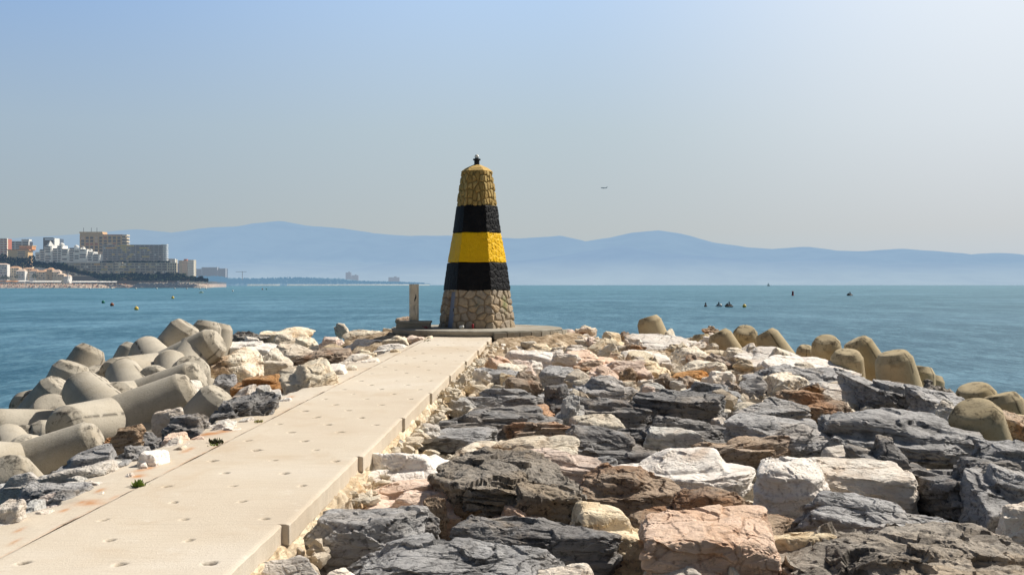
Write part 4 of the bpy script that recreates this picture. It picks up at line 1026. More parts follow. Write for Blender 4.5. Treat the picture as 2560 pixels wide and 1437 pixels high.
# ------------------------------------------------------------------ lighthouse
TX, TY, ZP = -1.085, 33.3, 2.70
def tower():
    t = empty('lighthouse', (TX, TY, ZP)); tag(t, 'small stone lighthouse with black and yellow bands standing on a round concrete platform', 'lighthouse')
    yz = lambda y: ZC-(y-HY)/81.1-ZP
    prof_y = [430, 515, 583, 657, 726, 822]; prof_r = [.487, .635, .752, .925, 1.045, 1.215]
    def rad(z):
        zs_ = [yz(v) for v in prof_y][::-1]; return np.interp(z, zs_, prof_r[::-1])
    def hexr(a):  # radius factor so that corners are 1
        w = (np.degrees(a)+4+30) % 60-30
        hx_ = .866/np.cos(np.radians(w)); return hx_*.74+.26*.95
    def shell(name, ya, yb, mat, proud, mode, cell=.2, seed=1, wob=0.):
        za, zb = yz(yb), yz(ya); nz = int((zb-za)/.016)+2; na = 420
        a = np.linspace(-math.pi, math.pi, na, endpoint=False); z = np.linspace(za, zb, nz)
        A, Z = np.meshgrid(a, z); A = A.ravel(); Z0 = Z.ravel()
        ed = np.minimum((Z0-za), (zb-Z0))
        q0 = np.stack([np.sin(A)*2.2, np.cos(A)*2.2, Z0*0], 1)
        Z1 = Z0+wob*fbm(q0, 3, seed+(3.)) if wob else Z0
        r = rad(Z1)*hexr(A)
        s_ = A*1.0*.95; nu = int(round(2*math.pi*.95/cell)); cs = 2*math.pi*.95/nu
        wrp = .03*fbm(np.stack([s_*6, Z1*6, s_*0], 1), 3, seed)
        cid, e = voro2(s_+math.pi*.95+wrp, Z1+wrp+10, cs, nu, seed)
        joint = 1-sstep(*((.12, .24) if name == 'stone_top' else (.06, .18)), e)
        q = np.stack([r*np.sin(A), r*np.cos(A), Z1], 1)
        bul = sstep(.0, .35, e)
        if mode == 'stone': disp = .040*bul+.012*fbm(q*14, 4, seed)+.02*(cid-.5)
        else: disp = .013*bul+.016*fbm(q*7, 4, seed)+.014*(ridged(q*5, 4, seed+1)-.5)
        deg = np.degrees(A)
        # the flat camera facing side is smoother, the sun side rougher
        if mode == 'paint': disp = disp*np.clip(.35+.65*sstep(10, 35, deg), 0, 1)
        r = r+disp+proud*sstep(0, .01, ed)*1.-.03
        if mode == 'stone' and name == 'stone_base':
            dm = (deg > -60) & (deg < -38) & (Z1 < 1.10); r = np.where(dm, r-.10, r)
        V = np.stack([r*np.sin(A), -r*np.cos(A), Z1], 1)
        g = np.arange(len(V)).reshape(nz, na); gn = np.roll(g, -1, 1)
        Fc = np.stack([g[:-1].ravel(), gn[:-1].ravel(), gn[1:].ravel(), g[1:].ravel()], 1)
        # closing lids
        c0, c1 = len(V), len(V)+1; V = np.concatenate([V, [[0, 0, za]], [[0, 0, zb]]])
        lid = np.concatenate([np.stack([gn[0], g[0], g[0]*0+c0, g[0]*0+c0], 1), np.stack([g[-1], gn[-1], g[0]*0+c1, g[0]*0+c1], 1)])
        att = {'cell': np.append(cid, [0, 0]), 'joint': np.append(joint, [0, 0])}
        zz = np.append(Z1, [0, 0]); dg = np.append(deg, [0, 0])
        att['spray'] = np.exp(-((dg-62)/9)**2-((zz-.75)/.25)**2); att['spray2'] = np.exp(-((dg-2)/11)**2-((zz-.7)/.35)**2)
        me_f = Fc.tolist()+[[p[0], p[1], p[2]] for p in lid.tolist()]
        me = bpy.data.meshes.new(name); me.from_pydata(V.tolist(), [], me_f); me.update()
        me.polygons.foreach_set('use_smooth', [True]*len(me.polygons))
        for k, v in att.items(): x = me.attributes.new(k, 'FLOAT', 'POINT'); x.data.foreach_set('value', v.astype(np.float32))
        me.materials.append(mat); o = bpy.data.objects.new(name, me); C.objects.link(o); o.parent = t; return o
    shell('stone_base', 724, 824, M['stone_low'], 0, 'stone', .25, 3)
    tag(shell('painted_band', 657, 726, M['black'], .035, 'paint', .2, 5, .03), 'lower black band')
    tag(shell('painted_band', 583, 657, M['yellow'], .030, 'paint', .2, 6, .03), 'yellow band')
    tag(shell('painted_band', 515, 583, M['black'], .035, 'paint', .2, 7, .03), 'upper black band')
    shell('stone_top', 430, 517, M['stone_top'], 0, 'stone', .25, 8)
    # six sided cap
    b = bmesh.new(); ang = [math.radians(-34+60*k) for k in range(6)]
    def ring(r_, z): return [b.verts.new((r_*math.sin(a), -r_*math.cos(a), z)) for a in ang]
    rr = [ring(.475, yz(432)), ring(.50, yz(429.5)), ring(.36, yz(421)), ring(.12, yz(412.5))]
    for p_, q_ in zip(rr, rr[1:]):
        for i in range(6): b.faces.new((p_[i], p_[(i+1) % 6], q_[(i+1) % 6], q_[i]))
    b.faces.new(rr[0][::-1]); b.faces.new(rr[-1])
    bmesh.ops.bevel(b, geom=b.edges[:], offset=.012, segments=2, affect='EDGES')
    obj('cap', b, M['ochre'], t)
    lp = obj('lamp_housing', (lambda b: (lathe(b, [(.11, yz(413.8)), (.11, yz(412.2)), (.082, yz(411.8)), (.082, yz(401.6)), (.118, yz(401.2)), (.118, yz(397.8)), (.10, yz(397.2))], 20), b)[1])(bmesh.new()), M['dark_metal'], t)
    s = NT('lamp_glass'); s.principled((.8,.78,.7,1), .1, .6); gm = s.m
    b = bmesh.new(); lathe(b, [(.05, yz(397)), (.066, yz(394)), (.066, yz(390)), (.045, yz(387.5)), (.01, yz(386.3))], 16); obj('lens', b, gm, lp, True)
    # steel door on the shaded side near the front corner
    b = bmesh.new(); A0, A1 = -59, -39; pts = []
    for z in (.0, 1.09):
        for a in (A0, A1):
            r_ = float(rad(np.array([z]))[0]*hexr(np.array([math.radians(a)]))[0])-.065
            pts.append(Vector((r_*math.sin(math.radians(a)), -r_*math.cos(math.radians(a)), z)))
    n_ = (pts[1]-pts[0]).cross(pts[2]-pts[0]).normalized()*-.03
    vs = [b.verts.new(p) for p in pts]+[b.verts.new(p+n_) for p in pts]
    for f in ((0,1,3,2),(4,6,7,5),(0,4,5,1),(1,5,7,3),(3,7,6,2),(2,6,4,0)): b.faces.new([vs[i] for i in f])
    dr = obj('door', b, M['door'], t)
    b = bmesh.new(); pm = pts[0].lerp(pts[2], .5).lerp(pts[1].lerp(pts[3], .5), .8); add_box(b, pm.x-.02, pm.x+.02, pm.y-.05, pm.y-.0, pm.z-.05, pm.z+.05); obj('handle', b, M['dark_metal'], dr)
tower()

def rough_disc(name, cx, cy, r, z0, z1, mat, a0=-math.pi, a1=math.pi, seed=1, label=None, cat=None):
    n = 220; prof = [(0, z1), (.35, z1), (.7, z1), (.97, z1), (.995, z1-.012), (1.0, z1-.035), (.995, (z0+z1)/2), (.985, z0), (.9, z0-.2)]
    a = np.linspace(a0, a1, n); V = []
    for f, z in prof:
        rr = r*f*(1+(.014*fbm(np.stack([np.cos(a)*6, np.sin(a)*6, a*0+z*5], 1), 4, seed) if f > .9 else 0))
        zz = z+.012*fbm(np.stack([np.cos(a)*f*8, np.sin(a)*f*8, a*0], 1), 4, seed+2)*(f > .3)
        V.append(np.stack([cx+rr*np.cos(a), cy+rr*np.sin(a), zz], 1))
    V = np.concatenate(V); k = (np.arange(len(prof)-1)[:, None]*n+np.arange(n-1)[None, :]).ravel()
    return tag(mesh_np(name, V, np.stack([k, k+n, k+n+1, k+1], 1), mat, None, False), label, cat)
rough_disc('platform', TX, TY, 2.62, ZP-.15, ZP-.004, M['slab'], seed=4, label='round weathered concrete platform under the lighthouse', cat='platform')
# kerb of blocks on the right side of the platform
kb = empty('kerb', (TX, TY, ZP)); tag(kb, 'curved row of concrete kerb blocks along the right front of the platform', 'kerb')
R_ = random.Random(3)
for i in range(9):
    a = math.radians(-78+i*8.1); b = bmesh.new()
    pts = [(2.625, a+.003), (2.78, a+.003), (2.78, a+math.radians(7.9)), (2.625, a+math.radians(7.9))]
    z1 = -.05+R_.uniform(-.015, .01)
    v = [b.verts.new((r_*math.cos(q), r_*math.sin(q), z)) for z in (-.26, z1) for r_, q in pts]
    for f in ((0,3,2,1),(4,5,6,7),(0,1,5,4),(1,2,6,5),(2,3,7,6),(3,0,4,7)): b.faces.new([v[k] for k in f])
    bmesh.ops.bevel(b, geom=b.edges[:], offset=.012, segments=2, affect='EDGES'); obj('block', b, M['slab'], kb)
# white post on its plinth
pd = 32.7; pw = pd/F
ps = empty('post', P(1035, 813, pd)); tag(ps, 'short round white post with black smears on a stepped concrete plinth left of the lighthouse', 'post')
zb = 0; hgt = (813-802)*pw
box('plinth', (-38*pw, 43*pw, -.42, .42, hgt*.48, hgt), M['slab'], ps, .015)
box('plinth', (-41*pw, 40*pw, -.46, .46, -.12, hgt*.48-.004), M['slab'], ps, .015)
b = bmesh.new(); lathe(b, [(12*pw, hgt), (11.9*pw, hgt+.3), (11.8*pw, hgt+89*pw), (11.9*pw, hgt+89.5*pw), (11.9*pw, hgt+91.5*pw), (11.3*pw, hgt+92*pw)], 40); sh = obj('shaft', b, M['white_post'], ps, True)
def smear(pts, wid):
    b = bmesh.new(); L_, R2 = [], []
    for (ax, z, w) in pts:
        for lst, s_ in ((L_, -1), (R2, 1)):
            a = math.radians(ax)+s_*w*wid; r_ = 11.95*pw+.0015
            lst.append(b.verts.new((r_*math.sin(a), -r_*math.cos(a), z)))
    for i in range(len(L_)-1): b.faces.new((L_[i], R2[i], R2[i+1], L_[i+1]))
    obj('black_smear', b, M['mark'], sh)
smear([(22, .95, .1), (28, .90, .6), (26, .84, 1.), (16, .78, .9), (14, .72, .3)], .16)
smear([(24, .62, .3), (14, .60, .4), (14, .52, .3), (18, .42, .4), (22, .34, .3), (20, .30, .1)], .09)
smear([(2, .60, .2), (4, .50, .25), (3, .44, .1)], .08)

# litter on the platform
def can(x, y, d, mat, label, lying=False, r_=.033, h=.12):
    o = empty('can', P(x, y, d)); tag(o, label, 'litter')
    b = bmesh.new(); lathe(b, [(r_*.8, 0), (r_, .01), (r_, h-.012), (r_*.8, h)], 16)
    if lying: bmesh.ops.rotate(b, verts=b.verts, cent=(0,0,0), matrix=Matrix.Rotation(math.radians(80), 3, 'Y') @ Matrix.Rotation(.3, 3, 'X')); bmesh.ops.translate(b, verts=b.verts, vec=(0, 0, r_))
    obj('body', b, mat, o, True)
can(1182, 820.5, 31.9, M['b_red'], 'small red drinks can standing on the platform in front of the lighthouse', h=.13)
can(1149, 821.5, 31.8, M['b_white'], 'white paper cup lying on the platform in front of the lighthouse', True, .04, .13)
b = bmesh.new(); R_ = random.Random(8)
for i in range(14):
    c = Vector((R_.uniform(-.14, .14), R_.uniform(-.05, .05), R_.uniform(.0, .05))); ax = [Vector((R_.gauss(0, 1), R_.gauss(0, 1), R_.gauss(0, .5))).normalized()*R_.uniform(.03, .07) for _ in range(2)]
    b.faces.new([b.verts.new(c+ax[0]), b.verts.new(c+ax[1]), b.verts.new(c-ax[0])])
tag(obj('crumpled_bag', b, M['b_red'], loc=P(1066, 818.5, 32.0)), 'crumpled red bag lying at the foot of the post plinth', 'litter')

# ------------------------------------------------------------------ small plants
def leafy(x, y, wid, hei, label, cols, n=60, seed=1, name='plant', long=1., d=None):
    d = d or 5670/(y-658); R = random.Random(seed); b = bmesh.new()
    for i in range(n):
        a = R.uniform(0, 6.28); e = R.uniform(.1, 1.4); L = hei*R.uniform(.6, 1.1)
        base = Vector((R.gauss(0, wid*.28), R.gauss(0, wid*.28*long), 0)); dr = Vector((math.cos(a)*math.cos(e), math.sin(a)*math.cos(e), math.sin(e)))
        sd_ = dr.cross(Vector((0, 0, 1))).normalized()*L*.22; mid = base+dr*L*.55
        b.faces.new([b.verts.new(base), b.verts.new(mid+sd_), b.verts.new(base+dr*L), b.verts.new(mid-sd_)])
    o = obj(name, b, cols, loc=(((x-1280)*d/F), d, path_z(d)-.02)); return tag(o, label, 'plant')
gl = simple('weed_green', (.20,.27,.05)); gd = simple('weed_dark', (.06,.065,.025)); gy_ = simple('dry_weed', (.22,.20,.06)); dg_ = simple('dry_grass', (.10,.075,.04))
leafy(347, 1214, .09, .085, 'small bright green weed growing in the path joint, nearest the camera', gl, 70, 1)
leafy(541, 1106, .11, .085, 'dark withered weed in the path joint beside the rocks', gd, 80, 2)
leafy(536, 1113, .10, .05, 'flat green weed just in front of the dark withered weed', gl, 40, 3)
leafy(648, 1054, .09, .06, 'little yellow green weed in the path joint farther up the path', gy_, 50, 4)
leafy(1068, 851, .16, .05, 'strip of mossy weed in the joint near the end of the path', gy_, 90, 5, long=5.)
leafy(1100, 820, .12, .16, 'pale dry sprig beside the lighthouse door', gy_, 16, 6, d=31.7)

# ------------------------------------------------------------------ tetrapods
def tetra_mesh():
    seg, rows = 64, 30; L, rb, rt = 1.50, .53, .375
    dirs = [Vector((0, 0, 1))]+[Vector((math.sin(math.radians(109.5))*math.cos(a), math.sin(math.radians(109.5))*math.sin(a), math.cos(math.radians(109.5)))) for a in (0, 2*math.pi/3, 4*math.pi/3)]
    V, Fc, seam, tip, off = [], [], [], [], 0
    c0 = L-.15
    prof = [(0, rb)]+[(c0*k/22, rb+(rt-rb)*(k/22)) for k in range(1, 23)]+[(c0+.012, rt-.008), (c0+.03, rt-.022), (L-.03, rt-.080), (L-.012, rt-.095), (L, rt-.112), (L+.004, rt*.35), (L+.004, .001)]
    for d in dirs:
        q = d.to_track_quat('Z', 'Y').to_matrix()
        for i, (z, r_) in enumerate(prof):
            for k in range(seg):
                a = 2*math.pi*k/seg; p = q @ Vector((r_*math.cos(a), r_*math.sin(a), z)); V.append(p[:])
                seam.append(1. if (k % (seg//2) == 0 and 3 < i < len(prof)-2) else 0.)
                tip.append(max(0, min(1, (z-L*.82)/(L*.16)))*(1 if i < len(prof)-1 else .3))
        n = len(prof)
        for i in range(n-1):
            for k in range(seg): j = (k+1) % seg; Fc.append([off+i*seg+k, off+i*seg+j, off+(i+1)*seg+j, off+(i+1)*seg+k])
        off += n*seg
    V = np.array(V); N = V/np.maximum(np.linalg.norm(V, axis=1), .01)[:, None]
    V = V+N*(.007*fbm(V*2.2, 3, 1.)+.004*fbm(V*14, 3, 2.))[:, None]
    o = mesh_np('tetrapod', V, Fc, M['tetra'], None, True, {'seam': seam, 'tip': tip}); return o
SIL_L = [(-200, 1100), (0, 1045), (40, 992), (100, 985), (130, 942), (180, 897), (245, 905), (290, 880), (330, 858), (390, 852), (440, 800), (500, 797), (560, 805), (590, 860), (610, 960), (700, 1200)]
SIL_R = [(1300, 1000), (1560, 860), (1590, 790), (1650, 782), (1680, 840), (1750, 835), (1850, 815), (1920, 822), (1960, 865), (2030, 850), (2080, 835), (2150, 835), (2200, 870), (2270, 875), (2310, 910), (2370, 950), (2450, 958), (2530, 985), (2700, 1050)]
M['tetra_warm'] = concrete_mat('warm_weathered_concrete', (.46,.375,.235), (.14,.105,.06), (.40,.31,.17))
T0 = tetra_mesh(); T0_used = [False]
def tetra(tx, ty, d, u, tw, s, label):
    """tip centre in photo pixels at distance d; u = direction body->tip (x right, y away, z up)"""
    o = T0
    if T0_used[0]: o = T0.copy(); C.objects.link(o)
    T0_used[0] = True
    if tx > 1300:
        if 'tetrapod_warm' not in bpy.data.meshes:
            m2 = T0.data.copy(); m2.name = 'tetrapod_warm'; m2.materials[0] = M['tetra_warm']
        o.data = bpy.data.meshes['tetrapod_warm']
    th = math.atan((tx-1280)/F); u = Vector((u[0]*math.cos(th)+u[1]*math.sin(th), -u[0]*math.sin(th)+u[1]*math.cos(th), u[2])).normalized(); q0 = u.to_track_quat('Z', 'Y').to_matrix(); best = 1e9
    tip = P(tx, ty, d); cen = tip-u*1.47*s
    sil = SIL_L if tx < 800 else SIL_R
    for t_ in range(0, 120, 3):      # turn the other legs down into the pile
        qq = q0 @ Matrix.Rotation(math.radians(t_), 3, 'Z'); c_ = 0
        for a in (0, 2*math.pi/3, 4*math.pi/3):
            v = qq @ Vector((math.sin(1.911)*math.cos(a), math.sin(1.911)*math.sin(a), math.cos(1.911))); e = cen+v*1.5*s
            px_, py_ = 1280+e.x*F/e.y, HY+(ZC-e.z)*F/e.y
            c_ += max(0, np.interp(px_, *zip(*sil))+.42*s*F/e.y-py_)*8.0+max(0, (tip.y+.1)-e.y)*25
        if c_ < best: best, q = c_, qq
    o.rotation_euler = q.to_euler(); o.scale = (s,)*3
    o.location = cen
    tag(o, label, 'tetrapod', 'concrete tetrapods armouring the mole'); return o
TL = [ # left pile
 (470, 814, 25.5, (.52,-.10,.84), 20, 1.02, 'tetrapod with a leg leaning up to the right, topmost of the left pile'),
 (545, 852, 23.8, (.78,-.30,.52), 100, 1.0, 'tetrapod with a long leg pointing right against the tan boulders'),
 (520, 806, 29, (.15,.1,.97), 60, .98, 'rounded tetrapod tip behind the topmost leg of the left pile'),
 (553, 812, 31, (.2,.1,.97), 0, .95, 'farthest tetrapod tip of the left pile beside the cream rocks'),
 (338, 866, 26.5, (.35,.2,.9), 30, .95, 'tetrapod leg rising at the sea edge, left of the pyramid shaped tip'),
 (374, 868, 25.8, (.35,-.3,.85), 70, .95, 'pyramid shaped tetrapod tip below the topmost leg'),
 (290, 930, 22.0, (-.84,-.40,.34), 10, .98, 'tetrapod with a thick leg lying level and pointing left'),
 (372, 948, 20.6, (-.42,-.80,.42), 40, .90, 'tetrapod showing a flat round leg end to the camera in the middle of the pile'),
 (478, 912, 21.0, (.05,-.55,.80), 25, .98, 'tetrapod with a blunt cone leg above the white boulder'),
 (184, 912, 22.5, (.32,-.05,.94), 45, 1.05, 'tall tetrapod leg leaning right against the sea on the left'),
 (240, 925, 23.0, (-.15,-.35,.92), 80, .8, 'squat upright tetrapod leg between the tall leg and the level one'),
 (272, 908, 26, (.25,.1,.95), 10, .85, 'small tetrapod tip just behind the squat upright leg'),
 (153, 962, 20.0, (.50,-.25,.83), 0, .95, 'tetrapod leg with a lit oval end, leaning right above the water'),
 (196, 1008, 19.2, (-.78,-.60,.12), 75, .90, 'tetrapod showing a shaded round end to the left below the level leg'),
 (282, 985, 18.2, (-.30,-.50,.80), 35, 1.05, 'big tetrapod leg rising in the centre of the left pile'),
 (396, 1002, 17.6, (.62,-.45,.63), 100, .85, 'tetrapod leg with a half lit end touching the white boulders'),
 (124, 1012, 18.3, (-.10,-.60,.78), 15, .92, 'stubby tetrapod cone above the big facing leg end'),
 (150, 1070, 16.2, (-.62,-.78,.10), 65, .90, 'big tetrapod leg end facing the camera with a black rimmed edge'),
 (50, 1022, 22.0, (-.60,-.78,.05), 30, .92, 'tetrapod with a dark round end at the sea edge on the far left'),
 (-40, 1075, 17.5, (-.95,-.2,.20), 90, .98, 'level tetrapod leg cut by the left edge of the picture'),
 (55, 1090, 17.0, (-.1,-.55,.80), 0, .9, 'shaded tetrapod leg in front of the one cut by the left edge'),
 (95, 1128, 14.6, (.50,-.55,.45), 50, .85, 'low dark stained tetrapod leg at the lower left of the pile'),
 (243, 1095, 14.6, (.86,-.25,.40), 20, .74, 'slim tetrapod leg lying low beside the brown rock'),
 (550, 985, 17.2, (.55,-.25,.80), 80, .80, 'tetrapod leg leaning right between the white boulder and the path rocks'),
 (12, 1175, 13.2, (-.3,-.5,.6), 30, .8, 'lowest tetrapod at the bottom left of the pile'),
]
TR = [ # right crest
 (1620, 795, 34.5, (-.30,.05,.95), 30, 1.05, 'lone upright tetrapod leg against the sea right of the lighthouse'),
 (1795, 832, 31.5, (-.45,.0,.88), 60, .95, 'tetrapod leg leaning left, left of the blunt one on the right crest'),
 (1864, 826, 32, (.05,-.55,.82), 0, .95, 'blunt faceted tetrapod tip between two leaning legs'),
 (1912, 832, 31.0, (-.50,.05,.86), 95, .95, 'tetrapod leg leaning left above the white rocks'),
 (1752, 838, 33.5, (-.1,.1,.97), 20, .8, 'small tetrapod tip left of the leaning group'),
 (2064, 850, 27.5, (-.08,-.45,.88), 0, .95, 'squat shaded tetrapod leg, left of the crest cluster'),
 (2138, 853, 26.5, (-.45,-.10,.88), 50, 1.0, 'tall tetrapod leg leaning left behind the squat barrel shaped one'),
 (2118, 882, 24.3, (.02,-.25,.96), 20, .95, 'barrel shaped tetrapod leg in front of the crest cluster'),
 (2232, 885, 21.8, (-.18,-.15,.96), 70, 1.0, 'big tetrapod leg with a dark pitted patch on its top'),
 (2297, 918, 23.5, (.10,.1,.95), 40, .95, 'rounded tetrapod back to the right of the pitted one'),
 (2330, 938, 24.5, (.2,.1,.95), 10, .8, 'little tetrapod tip behind the rounded back'),
 (2435, 972, 18.8, (-.15,-.3,.92), 15, .95, 'weathered tetrapod hump at the waterside on the right'),
 (2500, 990, 18.0, (-.25,.0,.95), 60, .9, 'upright tetrapod leg at the right waterside edge'),
 (2436, 1025, 14.9, (-.15,-.50,.85), 35, .95, 'large shaded tetrapod block among the dark rocks on the right'),
 (2560, 1050, 16.5, (.1,-.1,.95), 80, .95, 'tetrapod leg cut by the right edge of the picture'),
 (2015, 868, 29.0, (.1,-.3,.9), 80, .62, 'low tetrapod tip half sunk behind the white rocks'),
]
for a in TL+TR: tetra(*a)

